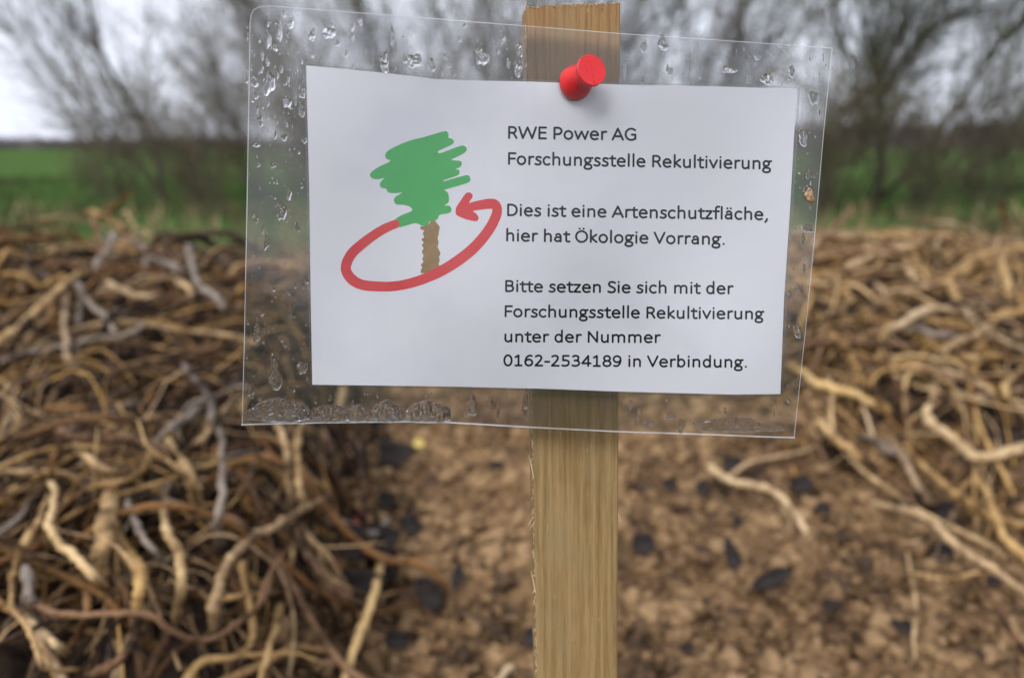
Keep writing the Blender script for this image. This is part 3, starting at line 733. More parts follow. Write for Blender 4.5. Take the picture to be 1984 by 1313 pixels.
def wood_mat():
    m, t, b = new_mat('stake_wood', .62, .35)
    co = nd(t, 'ShaderNodeTexCoord')
    def sn(scale, st, det=6, rough=.6):
        mpn = nd(t, 'ShaderNodeMapping'); mpn.inputs['Scale'].default_value = st
        n = nd(t, 'ShaderNodeTexNoise', i_Scale=scale, i_Detail=det, i_Roughness=rough)
        t.links.new(co.outputs['Object'], mpn.inputs[0]); t.links.new(mpn.outputs[0], n.inputs['Vector']); return n.outputs['Fac']
    gr = sn(700, (1, 1, .028), 5); fine = sn(2600, (1, 1, .06), 3); big = sn(40, (1, 1, .5), 3); fl = sn(1500, (1, 1, .15), 2)
    a = nd(t, 'ShaderNodeMath', operation='MULTIPLY_ADD'); t.links.new(fine, a.inputs[0]); a.inputs[1].default_value = .42; t.links.new(gr, a.inputs[2])
    a3 = nd(t, 'ShaderNodeMath', operation='MULTIPLY_ADD'); t.links.new(big, a3.inputs[0]); a3.inputs[1].default_value = .35; t.links.new(a.outputs[0], a3.inputs[2])
    r1 = ramp(t, [(.58, (.125, .074, .026)), (.78, (.190, .120, .045)), (.98, (.265, .178, .078))])
    r2 = ramp(t, [(.60, (.075, .03, .010)), (.78, (.175, .085, .028)), (.96, (.27, .155, .058))])
    t.links.new(a3.outputs[0], r1.inputs[0]); t.links.new(a3.outputs[0], r2.inputs[0])
    sp = nd(t, 'ShaderNodeSeparateXYZ'); t.links.new(co.outputs['Object'], sp.inputs[0])
    mr = nd(t, 'ShaderNodeMapRange'); mr.inputs[1].default_value = -.065; mr.inputs[2].default_value = -.012; t.links.new(sp.outputs[2], mr.inputs[0])
    mxx = nd(t, 'ShaderNodeMix', data_type='RGBA'); t.links.new(mr.outputs[0], mxx.inputs[0]); t.links.new(r1.outputs[0], mxx.inputs[6]); t.links.new(r2.outputs[0], mxx.inputs[7])
    # pale raised fibres
    th = nd(t, 'ShaderNodeMapRange'); th.inputs[1].default_value = .66; th.inputs[2].default_value = .74; t.links.new(fl, th.inputs[0])
    m3 = nd(t, 'ShaderNodeMix', data_type='RGBA'); t.links.new(th.outputs[0], m3.inputs[0]); t.links.new(mxx.outputs[2], m3.inputs[6]); m3.inputs[7].default_value = (.34, .25, .12, 1)
    bl = sn(95, (1, 1, .6), 6, .7); bm_ = nd(t, 'ShaderNodeMapRange'); bm_.inputs[1].default_value = .48; bm_.inputs[2].default_value = .68; bm_.inputs[4].default_value = .55; t.links.new(bl, bm_.inputs[0])
    m4 = nd(t, 'ShaderNodeMix', data_type='RGBA'); t.links.new(bm_.outputs[0], m4.inputs[0]); t.links.new(m3.outputs[2], m4.inputs[6]); m4.inputs[7].default_value = (.20, .155, .075, 1)
    pt = sn(750, (1, 1, .35), 2); pm = nd(t, 'ShaderNodeMapRange'); pm.inputs[1].default_value = .70; pm.inputs[2].default_value = .76; pm.inputs[4].default_value = .7; t.links.new(pt, pm.inputs[0])
    m5 = nd(t, 'ShaderNodeMix', data_type='RGBA'); t.links.new(pm.outputs[0], m5.inputs[0]); t.links.new(m4.outputs[2], m5.inputs[6]); m5.inputs[7].default_value = (.06, .035, .015, 1)
    t.links.new(m5.outputs[2], b.inputs['Base Color'])
    bp = nd(t, 'ShaderNodeBump', i_Strength=.6, i_Distance=.0003); t.links.new(a.outputs[0], bp.inputs['Height']); t.links.new(bp.outputs[0], b.inputs['Normal'])
    return m
M_wood = wood_mat()
Mst = Matrix(((xax[0], yax[0], zax[0], TOP[0]), (xax[1], yax[1], zax[1], TOP[1]), (xax[2], yax[2], zax[2], TOP[2]), (0, 0, 0, 1)))
bo = mesh_obj('board', vs, fc, M_wood, stake, smooth=False)
bo.matrix_local = Matrix.Translation(-stake.location) @ Mst
# pale fibres along the sawn top and the torn left edge
g = np.random.default_rng(4); fib = []
for k in range(260):
    x = g.uniform(-W2, W2); tl_ = (x/W2)*np.dot(tr-tl, zax)/2
    p = np.array([x, g.uniform(-.0002, .003), tl_-.0006]); d = np.array([g.normal(0, .5), g.normal(-.2, .4), 1.0]); l = g.uniform(.0002, .0007)
    fib.append((np.array([p, p+d*l*.5, p+d*l+np.array([g.normal(0, .0002), 0, 0])]), np.array([.00011, .00009, .00003])))
for k in range(230):
    z = -g.uniform(0, .24); p = np.array([-W2-.00005, g.uniform(0, .0025), z])
    d = np.array([-abs(g.normal(.25, .3)), g.normal(-.1, .3), g.choice([-1, 1])]); l = g.uniform(.0005, .0022)
    fib.append((np.array([p, p+d*l*.5, p+d*l]), np.array([.00010, .00008, .00002])))
for zc in (-.123, -.0925, -.158, -.2):
    p = np.array([-W2, .0002, -abs(zc)]); fib.append((np.array([p+np.array([0, 0, -.003]), p+np.array([-.0006, 0, .001]), p+np.array([-.0013, 0, .004])]), np.array([.0002, .0002, .00003])))
for zc in (-.14, -.05):
    p = np.array([W2, .0002, zc]); fib.append((np.array([p+np.array([0, 0, .002]), p+np.array([.0006, 0, -.0006])]), np.array([.00014, .00003])))
M_fib = noise_mat('wood_fibre', [(.3, (.42, .30, .18)), (.7, (.56, .45, .30))], 300, rough=.8)
V, Fx = tube_arrays(fib, 4); so = mesh_obj('splinters', V, Fx, M_fib, stake); so['kind'] = 'stuff'
so.matrix_local = Matrix.Translation(-stake.location) @ Mst

# ------------------------------------------------------------------ laminated sign
TC, YC, CA = .14, .07, .2036
def card_surf(px, py, off=0.0):
    """point on the gently wavy card seen at a photo pixel; off > 0 lies nearer the camera (metres)"""
    px = np.asarray(px, float); py = np.asarray(py, float)
    bend = (.0011*np.sin((px-500)/1100*math.pi*1.5+.4)*np.cos((py-200)/520) + .0016*((px-1110)/560)**2*(px < 1110)
            - .0010*np.exp(-((px-1115)/120)**2-((py-165)/90)**2)*-1 + .00045*np.sin(px/97+py/140)+.0003*np.sin(px/61-py/83))
    return solve_plane(px, py, CA, TC, YC, -bend*.8-off)
def polyline_at(P, t):
    P = np.asarray(P, float); s = np.concatenate([[0], np.cumsum(np.linalg.norm(np.diff(P, axis=0), axis=1))]); s /= s[-1]
    return np.stack([np.interp(t, s, P[:, 0]), np.interp(t, s, P[:, 1])], -1)
def coons(top, bottom, left, right, nu, nv):
    u = np.linspace(0, 1, nu); v = np.linspace(0, 1, nv)
    T = polyline_at(top, u)[None]; B = polyline_at(bottom, u)[None]; Lf = polyline_at(left, v)[:, None]; Rg = polyline_at(right, v)[:, None]
    U = u[None, :, None]; Vv = v[:, None, None]
    c = (1-Vv)*((1-U)*T[:, :1]+U*T[:, -1:])+Vv*((1-U)*B[:, :1]+U*B[:, -1:])
    return (1-Vv)*T+Vv*B+(1-U)*Lf+U*Rg-c
def gridfaces(nv, nu, flip=False):
    i = np.arange(nv*nu).reshape(nv, nu); f = np.stack([i[:-1, :-1], i[1:, :-1], i[1:, 1:], i[:-1, 1:]], -1).reshape(-1, 4)
    return f[:, ::-1] if flip else f
def sheet(name, Pg, o1, o2, mat, parent):
    """closed thin sheet between two offsets"""
    nv, nu = Pg.shape[:2]
    A = card_surf(Pg[..., 0], Pg[..., 1], o1).reshape(-1, 3); B = card_surf(Pg[..., 0], Pg[..., 1], o2).reshape(-1, 3)
    N = nv*nu; f1 = gridfaces(nv, nu).tolist(); f2 = (gridfaces(nv, nu, True)+N).tolist()
    i = np.arange(N).reshape(nv, nu)
    rim = list(i[0, :])+list(i[1:, -1])+list(i[-1, -2::-1])+list(i[-2:0:-1, 0]); s = []
    for k in range(len(rim)):
        a, b = rim[k], rim[(k+1) % len(rim)]; s.append((a, b, N+b, N+a))
    return mesh_obj(name, np.concatenate([A, B]), f1+f2+s, mat, parent, smooth=False)
def film_sheet(name, Pg, off, mat, parent):
    nv, nu = Pg.shape[:2]
    return mesh_obj(name, card_surf(Pg[..., 0], Pg[..., 1], off).reshape(-1, 3), gridfaces(nv, nu), mat, parent, smooth=True)
sign = empty('laminated_sign', [float(q) for q in card_surf(1115, 163, 0)])
tag(sign, 'white printed notice in a wet clear laminating pouch, pinned to the wooden stake', 'sign')
LT = [(491, 19), (500, 13.5), (522, 11), (700, 25), (1018, 50), (1203, 65), (1400, 78), (1613, 93)]
LL = [(491, 19), (486, 27), (484, 42), (478, 400), (473, 650), (468.5, 823.5)]
LB = [(468.5, 823.5), (540, 821.5), (611, 820), (760, 818), (847, 818), (1028, 828.5), (1198, 837), (1387, 843), (1480, 847), (1539, 848.5)]
LR = [(1613, 93), (1597, 250), (1577, 480), (1560, 650), (1539, 848.5)]
PT = [(593, 127), (750, 142), (844, 153.5), (900, 156), (1000, 157.6), (1210, 164.5), (1400, 168), (1543.6, 172.5)]
PL = [(593, 127), (599, 360), (602, 580), (605, 745)]
PB = [(605, 745), (850, 748), (1060, 753), (1193, 758), (1419, 764), (1512, 763)]
PR = [(1543.6, 172.5), (1531, 400), (1519, 580), (1512, 763)]
LG = coons(LT, LB, LL, LR, 150, 100)
PG = coons(PT, PB, PL, PR, 90, 60)

M_paper = noise_mat('paper_white', [(.34, (.81, .82, .90)), (.48, (.87, .88, .94))], 26, detail=4, rough=.75, bump=.06, bscale=900, dist=.0002)
def film_mat(name, haze, refl=1.0, bumpd=.0002, bs=160, gcol=(.8, .8, .82), tcol=.96):
    m = bpy.data.materials.new(name); m.use_nodes = True; t = m.node_tree; t.nodes.clear()
    out = nd(t, 'ShaderNodeOutputMaterial'); tr_ = nd(t, 'ShaderNodeBsdfTransparent'); tr_.inputs[0].default_value = (tcol, tcol, tcol, 1)
    gl = nd(t, 'ShaderNodeBsdfGlossy'); gl.inputs['Roughness'].default_value = .12; gl.inputs['Color'].default_value = (1, 1, 1, 1)
    df = nd(t, 'ShaderNodeBsdfDiffuse'); df.inputs[0].default_value = (*gcol, 1)
    tl2 = nd(t, 'ShaderNodeBsdfTranslucent'); tl2.inputs[0].default_value = (*gcol, 1)
    dm = nd(t, 'ShaderNodeMixShader'); dm.inputs[0].default_value = .5; t.links.new(df.outputs[0], dm.inputs[1]); t.links.new(tl2.outputs[0], dm.inputs[2])
    co = nd(t, 'ShaderNodeTexCoord')
    n = nd(t, 'ShaderNodeTexNoise', i_Scale=bs, i_Detail=5); t.links.new(co.outputs['Object'], n.inputs['Vector'])
    bp = nd(t, 'ShaderNodeBump', i_Strength=.35, i_Distance=bumpd); t.links.new(n.outputs['Fac'], bp.inputs['Height'])
    t.links.new(bp.outputs[0], gl.inputs['Normal'])
    fr = nd(t, 'ShaderNodeFresnel'); fr.inputs['IOR'].default_value = 1.5; t.links.new(bp.outputs[0], fr.inputs['Normal'])
    n2 = nd(t, 'ShaderNodeTexNoise', i_Scale=55, i_Detail=7, i_Roughness=.7); t.links.new(co.outputs['Object'], n2.inputs['Vector'])
    mr = nd(t, 'ShaderNodeMapRange'); mr.inputs[1].default_value = .3; mr.inputs[2].default_value = .75; mr.inputs[3].default_value = haze*.5; mr.inputs[4].default_value = haze*1.7
    t.links.new(n2.outputs['Fac'], mr.inputs[0])
    m1 = nd(t, 'ShaderNodeMixShader'); t.links.new(mr.outputs[0], m1.inputs[0]); t.links.new(tr_.outputs[0], m1.inputs[1]); t.links.new(dm.outputs[0], m1.inputs[2])
    m2 = nd(t, 'ShaderNodeMixShader')
    fm = nd(t, 'ShaderNodeMath', operation='MULTIPLY'); fm.inputs[1].default_value = refl; t.links.new(fr.outputs[0], fm.inputs[0])
    t.links.new(fm.outputs[0], m2.inputs[0]); t.links.new(m1.outputs[0], m2.inputs[1]); t.links.new(gl.outputs[0], m2.inputs[2])
    t.links.new(m2.outputs[0], out.inputs[0]); return m
M_film = film_mat('pouch_film', .010, .8, tcol=.99)
M_film_b = film_mat('pouch_film_back', .035, .6, gcol=(.62, .62, .62), tcol=.90)
M_edge = film_mat('pouch_edge_and_highlight', .55, 2.5, gcol=(.9, .9, .92))
M_seal = film_mat('pouch_seal_line', .30, 1.5, gcol=(.16, .155, .15))
inv = Matrix.Translation(-sign.location)
def child(o): o.matrix_local = inv; return o
film_f = child(film_sheet('clear_film', LG, .00022, M_film, sign))
film_b = child(film_sheet('clear_film', LG, -.00028, M_film_b, sign))
card = child(sheet('paper', PG, 0, -.0001, M_paper, sign))
def pin_on(o, parent):     # sub-part: same shape, same place
    o.parent = parent; o.matrix_parent_inverse = Matrix(); o.matrix_local = Matrix(); return o
def ribbon_px(P, wpx, off, closed=False, wts=None):
    """flat ribbon with rounded ends along a pixel path, laid on the card"""
    P = np.asarray(P, float); n = len(P)
    T = np.gradient(P, axis=0)
    if closed: T = np.roll(P, -1, 0)-np.roll(P, 1, 0)
    T /= np.linalg.norm(T, axis=1)[:, None]+1e-9; N = np.stack([-T[:, 1], T[:, 0]], -1)
    ww = np.full(n, wpx/2.0) if wts is None else np.asarray(wts)/2
    A = P+N*ww[:, None]; B = P-N*ww[:, None]; Vp = []; Fc = []
    Vp = list(np.stack([A, B], 1).reshape(-1, 2))
    for i in range(n-1 if not closed else n):
        j = (i+1) % n; Fc.append((2*i, 2*i+1, 2*j+1, 2*j))
    if not closed:
        for e, sgn in ((0, -1), (n-1, 1)):
            c = P[e]; r = ww[e]; b = len(Vp); t0 = math.atan2(T[e][1], T[e][0])
            m = 7; Vp += [c+r*np.array([math.cos(t0+(-math.pi/2+math.pi*k/(m-1))*1+(0 if sgn > 0 else math.pi)), math.sin(t0+(-math.pi/2+math.pi*k/(m-1))+(0 if sgn > 0 else math.pi))]) for k in range(m)]
            Fc.append(tuple(b+k for k in range(m)))
    Vp = np.array(Vp); return card_surf(Vp[:, 0], Vp[:, 1], off), Fc
def join(parts):
    V = []; Fc = []; b = 0
    for v, f in parts:
        V.append(v); Fc += [tuple(int(q)+b for q in x) for x in f]; b += len(v)
    return np.concatenate(V), Fc
def dense(P, step=12):
    P = np.asarray(P, float); L_ = np.linalg.norm(np.diff(P, axis=0), axis=1).sum(); return polyline_at(P, np.linspace(0, 1, max(3, int(L_/step))))
inset = lambda P, dx, dy: [(x+dx, y+dy) for x, y in P]
V, Fc = join([ribbon_px(dense(inset(LT, 0, .6)), 1.1, .00026), ribbon_px(dense(inset(LL, .6, 0)), 1.3, .00026), ribbon_px(dense(inset(LB, 0, -1.2)), 2.8, .00026), ribbon_px(dense(inset(LR, -.6, 0)), 1.1, .00026)])  # pale cut edges; the bottom one is widened into a painted bright highlight
child(mesh_obj('cut_edge_and_highlight', V, Fc, M_edge, sign))
V, Fc = join([ribbon_px(dense(inset(PT, 0, -2.6)), 2.6, .00012), ribbon_px(dense(inset(PL, -3, 0)), 3.0, .00012), ribbon_px(dense(inset(PB, 0, 3)), 3.0, .00012), ribbon_px(dense(inset(PR, 4, 0)), 5, .00012)])
child(mesh_obj('seal_line', V, Fc, M_seal, sign))

# --- printing: a hand-made humanist sans, strokes in em/1000 (x-height 466, caps 634)
def arc(cx, cy, rx, ry, a0, a1, n=18):
    t = np.radians(np.linspace(a0, a1, n)); return [(cx+rx*math.cos(q), cy+ry*math.sin(q)) for q in t]
X = 466-38; CH = 634-40
def bowl(cx, rx, a0=0, a1=360): return arc(cx, 233-1, rx, 205, a0, a1, 28)
G = {
'a': (479, [arc(235, 305, 118, 128, 150, 20, 12)+[(360, 250), (360, 38)], [(360, 262), (250, 262)]+arc(195, 155, 115, 107, 90, 270, 14)+[(250, 50), (310, 85), (360, 130)]]),
'b': (525, [[(118, 660), (118, 38)], arc(272, 232, 160, 202, 155, -155, 26)+[(118, 110)]]),
'c': (423, [arc(245, 232, 178, 202, 52, 308, 24)]),
'd': (525, [[(408, 660), (408, 38)], [(408, 345)]+arc(252, 232, 160, 202, 25, 335, 26)+[(408, 115)]]),
'e': (498, [[(78, 248), (425, 248)]+arc(252, 240, 174, 198, 2, 180, 16)+arc(262, 232, 184, 202, 182, 300, 14)+[(405, 62)]]),
'f': (305, [[(300, 668)]+arc(238, 560, 95, 110, 75, 180, 9)+[(143, 38)], [(30, 425), (285, 425)]]),
'g': (471, [arc(212, 305, 132, 128, 0, 360, 26), [(290, 408), (445, 425)], [(140, 200), (112, 150), (135, 100), (220, 82), (320, 72), (385, 30), (395, -40)]+arc(225, -60, 170, 92, 0, -180, 18)+[(58, -20), (95, 40), (150, 85)]]),
'h': (525, [[(118, 660), (118, 38)], [(118, 340), (170, 400)]+arc(288, 300, 122, 132, 105, 0, 12)+[(410, 38)]]),
'i': (229, [[(115, 425), (115, 38)], 'D115,590']),
'k': (455, [[(118, 660), (118, 38)], [(378, 428), (150, 245), (400, 38)]]),
'l': (229, [[(115, 660), (115, 38)]]),
'm': (799, [[(118, 428), (118, 38)], [(118, 340), (170, 400)]+arc(280, 300, 118, 132, 105, 0, 12)+[(398, 38)], [(398, 340), (450, 400)]+arc(562, 300, 118, 132, 105, 0, 12)+[(680, 38)]]),
'n': (525, [[(118, 428), (118, 38)], [(118, 340), (170, 400)]+arc(288, 300, 122, 132, 105, 0, 12)+[(410, 38)]]),
'o': (527, [arc(263, 232, 183, 202, 0, 360, 32)]),
'r': (349, [[(118, 428), (118, 38)], [(118, 320), (165, 385), (225, 430), (318, 425)]]),
's': (391, [[(325, 395), (270, 425), (200, 434), (135, 415), (108, 368), (112, 310), (160, 265), (240, 230), (312, 185), (325, 120), (295, 65), (225, 32), (150, 30), (62, 62)]]),
't': (335, [[(148, 540), (148, 140), (160, 70), (205, 34), (262, 32), (305, 45)], [(38, 425), (298, 425)]]),
'u': (525, [[(114, 428), (114, 165)]+arc(236, 165, 122, 133, 180, 285, 12)+[(350, 65), (406, 130)], [(406, 428), (406, 38)]]),
'v': (452, [[(52, 428), (226, 40), (400, 428)]]),
'w': (715, [[(52, 428), (190, 42), (357, 420), (524, 42), (662, 428)]]),
'z': (395, [[(60, 425), (330, 425), (60, 40), (340, 40)]]),
'A': (579, [[(45, 40), (289, 596), (534, 40)], [(120, 205), (460, 205)]]),
'B': (544, [[(118, 38), (118, 594), (270, 594), (390, 570), (430, 500), (415, 400), (350, 345), (118, 335)], [(118, 335), (300, 335), (420, 300), (465, 205), (440, 95), (350, 45), (260, 38), (118, 38)]]),
'D': (615, [[(118, 38), (118, 594), (260, 594)]+arc(280, 316, 255, 278, 85, -85, 20)+[(118, 38)]]),
'E': (488, [[(430, 594), (118, 594), (118, 38), (430, 38)], [(118, 330), (405, 330)]]),
'F': (459, [[(425, 594), (118, 594), (118, 38)], [(118, 315), (400, 315)]]),
'G': (631, [arc(345, 316, 265, 288, 48, 300, 26)+[(540, 90), (540, 300), (375, 300)]]),
'N': (646, [[(118, 38), (118, 596), (528, 40), (528, 596)]]),
'O': (662, [arc(331, 316, 268, 288, 0, 360, 36)]),
'P': (517, [[(118, 38), (118, 594), (265, 594)]+arc(275, 430, 178, 164, 88, -88, 16)+[(118, 266)]]),
'R': (543, [[(118, 38), (118, 594), (265, 594)]+arc(270, 448, 165, 146, 88, -88, 14)+[(118, 302)], [(260, 302), (350, 250), (400, 160), (470, 38)]]),
'S': (459, [[(395, 550), (320, 592), (230, 600), (140, 575), (95, 500), (105, 420), (170, 360), (270, 315), (365, 255), (400, 170), (370, 85), (290, 38), (195, 30), (65, 72)]]),
'V': (567, [[(45, 596), (283, 42), (522, 596)]]),
'W': (890, [[(48, 596), (225, 42), (445, 585), (665, 42), (842, 596)]]),
'0': (507, [arc(254, 316, 180, 288, 0, 360, 32)]),
'1': (507, [[(112, 500), (265, 600), (265, 38)], [(115, 38), (415, 38)]]),
'2': (507, [[(95, 540), (160, 585), (245, 602), (330, 575), (375, 500), (365, 410), (310, 310), (210, 180), (80, 38), (420, 38)]]),
'3': (507, [[(100, 555), (170, 592), (255, 602), (345, 570), (375, 485), (350, 385), (275, 338), (180, 330)], [(275, 332), (370, 300), (415, 200), (385, 100), (300, 42), (195, 30), (75, 65)]]),
'4': (507, [[(465, 180), (48, 180), (345, 596), (345, 38)]]),
'5': (507, [[(395, 594), (125, 594), (118, 340), (240, 350), (350, 320), (408, 250), (405, 150), (350, 65), (240, 30), (80, 55)]]),
'6': (507, [[(405, 570), (330, 598), (230, 570), (135, 460), (90, 280), (105, 140)]+arc(264, 205, 172, 172, 195, 540, 26)]),
'8': (507, [arc(254, 462, 148, 138, 0, 360, 26), arc(254, 180, 178, 150, 0, 360, 28)]),
'9': (507, [[(100, 62), (180, 32), (280, 55), (375, 170), (420, 350), (402, 490)]+arc(244, 425, 172, 172, 15, 360, 26)]),
'-': (306, [[(50, 255), (256, 255)]]), '.': (252, ['D126,50']), ',': (250, [[(145, 60), (135, -5), (70, -95)]]), ' ': (226, []),
'ä': (479, None), 'Ö': (662, None)}
G['ä'] = (479, G['a'][1]+['D160,585', 'D320,585']); G['Ö'] = (662, G['O'][1]+['D235,735', 'D425,735'])
PEN = 104
lines = [("RWE Power AG", 984.2, 268.8, 1233, 272.6, 24.0, .92), ("Forschungsstelle Rekultivierung", 984, 319, 1496, 328.5, 23.6, .96),
 ("Dies ist eine Artenschutzfläche,", 982.3, 418.2, 1488, 426.6, 23.2, 1), ("hier hat Ökologie Vorrang.", 980.5, 467.3, 1404, 474.5, 23.0, 1),
 ("Bitte setzen Sie sich mit der", 978.5, 565.3, 1421.5, 569.8, 22.6, 1), ("Forschungsstelle Rekultivierung", 977.5, 614.0, 1481, 618.8, 22.4, 1),
 ("unter der Nummer", 977, 662.6, 1280.5, 664.2, 22.2, 1), ("0162-2534189 in Verbindung.", 975, 708.8, 1447, 712.0, 22.0, 1)]
M_ink = noise_mat('black_ink', spec=.2, stops=[(.35, (.004, .004, .007)), (.75, (.012, .012, .018))], scale=40, rough=.8)
for (txt, x0, y0, x1, y1, cap, _) in lines:
    adv = 0; ext0 = None; items = []
    for ch in txt:
        wd, st = G[ch]
        for s in st:
            if isinstance(s, str):
                a, b = map(float, s[1:].split(',')); items.append(('D', adv+a, b))
            else: items.append(('S', [(adv+p[0], p[1]) for p in s]))
        adv += wd
    xmin = min([(i[1]-50) if i[0] == 'D' else min(p[0] for p in i[1])-PEN/2 for i in items]); xmax = max([(i[1]+50) if i[0] == 'D' else max(p[0] for p in i[1])+PEN/2 for i in items])
    sx = (x1-x0)/(xmax-xmin); sy = cap/634; slope = (y1-y0)/(x1-x0); parts = []; lay = 0
    def tp(p):
        X_ = x0+(p[0]-xmin)*sx; Y_ = y0+slope*(X_-x0)-p[1]*sy
        return (X_ + p[1]*sy*.012, Y_)
    for it in items:
        lay += 1; off = .00005+(lay % 7)*.000002
        if it[0] == 'D':
            c = tp(it[1:]); r = 52*sx; ring = np.array([(c[0]+r*math.cos(q), c[1]+r*math.sin(q)) for q in np.linspace(0, 2*math.pi, 14)[:-1]])
            parts.append((card_surf(ring[:, 0], ring[:, 1], off), [tuple(range(13))]))
        else:
            P = np.array([tp(p) for p in it[1]])
            cuts = [0]
            for q in range(1, len(P)-1):
                a = P[q]-P[q-1]; b = P[q+1]-P[q]
                if np.dot(a, b)/(np.linalg.norm(a)*np.linalg.norm(b)+1e-9) < .8: cuts.append(q)
            cuts.append(len(P)-1)
            for qa, qb in zip(cuts[:-1], cuts[1:]):
                v, f = ribbon_px(P[qa:qb+1], PEN*(sx+sy)/2*.98, off); parts.append((v, f))
            # round joints at sharp corners
            for q in range(1, len(P)-1):
                a = P[q]-P[q-1]; b = P[q+1]-P[q]
                cs = np.dot(a, b)/(np.linalg.norm(a)*np.linalg.norm(b)+1e-9)
                if cs < .8:
                    r = PEN*(sx+sy)/4*.98; ring = np.array([(P[q][0]+r*math.cos(w_), P[q][1]+r*math.sin(w_)) for w_ in np.linspace(0, 2*math.pi, 11)[:-1]])
                    parts.append((card_surf(ring[:, 0], ring[:, 1], off+.000001), [tuple(range(10))]))
    V, Fc = join(parts); pin_on(mesh_obj('text_line', V, Fc, M_ink), card)

# --- the felt-pen tree with its red arrow
def zp(P): return [(640+x/3.55, 230+y/3.55) for x, y in P]
def poly_mesh(outline, off, step=7):
    """outline filled with small triangles so that the print follows the card"""
    from mathutils.geometry import delaunay_2d_cdt
    P = np.asarray(outline, float); n = len(P)
    def inside(x, y):
        c = False; j = n-1
        for i in range(n):
            if (P[i, 1] > y) != (P[j, 1] > y) and x < (P[j, 0]-P[i, 0])*(y-P[i, 1])/(P[j, 1]-P[i, 1])+P[i, 0]: c = not c
            j = i
        return c
    pts = [Vector((p[0], p[1])) for p in P]
    for x in np.arange(P[:, 0].min(), P[:, 0].max(), step):
        for y in np.arange(P[:, 1].min(), P[:, 1].max(), step):
            if inside(x, y): pts.append(Vector((x, y)))
    vo, _, fo, *_r = delaunay_2d_cdt(pts, [(i, (i+1) % n) for i in range(n)], [], 0, 1e-6)
    vo = np.array([v[:] for v in vo]); keep = [tuple(f) for f in fo if inside(*vo[list(f)].mean(0))]
    return card_surf(vo[:, 0], vo[:, 1], off), keep
def felt(name, a, b, sc=60):
    return noise_mat(name, [(.3, a), (.7, b)], sc, detail=8, rough=.7)
M_green = felt('felt_green', (.065, .44, .11), (.10, .52, .16)); M_redp = felt('felt_red', (.72, .045, .05), (.82, .09, .09)); M_brn = felt('felt_brown', (.30, .19, .075), (.40, .26, .12), 500)
green = [(800,88),(813,105),(812,130),(838,140),(850,158),(836,178),(790,200),(742,224),(750,238),(800,222),(880,192),(915,185),(937,202),(932,226),(900,248),(850,272),(834,284),(870,288),(898,293),(904,312),(893,332),(862,347),(884,352),(888,370),(878,388),(830,406),(779,424),(785,430),(830,416),(900,397),(945,388),(962,408),(955,435),(900,455),(830,475),(786,490),(806,506),(816,540),(812,575),(786,597),(815,598),(832,615),(830,637),(810,650),(752,662),(738,688),(715,702),(685,702),(668,732),(630,735),(585,718),(520,735),(462,745),(434,708),(480,668),(560,634),(545,604),(500,592),(452,588),(437,560),(450,535),(492,510),(440,512),(398,506),(383,482),(352,475),(340,455),(350,430),(372,408),(330,416),(292,412),(273,392),(282,368),(330,333),(412,292),(386,276),(378,250),(392,224),(450,190),(550,150),(650,125),(750,95),(785,87)]
trunk = [(692,700),(718,700),(735,722),(752,745),(748,770),(744,800),(738,822),(744,850),(738,880),(746,900),(757,928),(748,950),(752,975),(744,1000),(756,1035),(640,1062),(621,1050),(632,1020),(622,1005),(640,985),(633,965),(640,940),(630,912),(642,890),(630,872),(642,850),(626,832),(645,815),(636,790),(645,770),(622,760),(622,742),(660,735),(680,722)]
redc = [(448,724),(380,752),(300,800),(210,868),(145,930),(110,1000),(112,1055),(155,1110),(225,1143),(330,1153),(430,1152),(540,1133),(650,1098),(760,1048),(860,988),(960,912),(1040,830),(1105,740),(1142,660),(1146,615),(1128,588),(1090,585),(1040,592),(985,603),(930,622)]
redw = [58,62,64,68,70,70,70,72,70,68,66,66,68,72,74,74,72,70,68,66,68,70,66,60,60]
head = [(862,632),(868,606),(900,558),(932,514),(958,508),(978,524),(974,545),(955,575),(960,600),(950,620),(985,640),(1005,655),(1020,680),(1010,702),(985,703),(930,690),(868,662)]
v, f = poly_mesh(catmull(zp(trunk), 3, True), .00004); parts = pin_on(mesh_obj('printed_trunk', v, f, M_brn), card)
v, f = poly_mesh(catmull(zp(green), 4, True), .000055); pin_on(mesh_obj('printed_crown', v, f, M_green), card)
P = catmull(zp(redc), 5); wq = np.interp(np.linspace(0, 1, len(P)), np.linspace(0, 1, len(redw)), np.array(redw)/3.55)
wq = wq+np.array([noise.noise(Vector((k*.7, 0, 0))) for k in range(len(wq))])*.5
pr = [ribbon_px(P, 0, .00007, wts=wq), poly_mesh(catmull(zp(head), 4, True), .000074)]
V, Fc = join(pr); pin_on(mesh_obj('printed_arrow', V, Fc, M_redp), card)

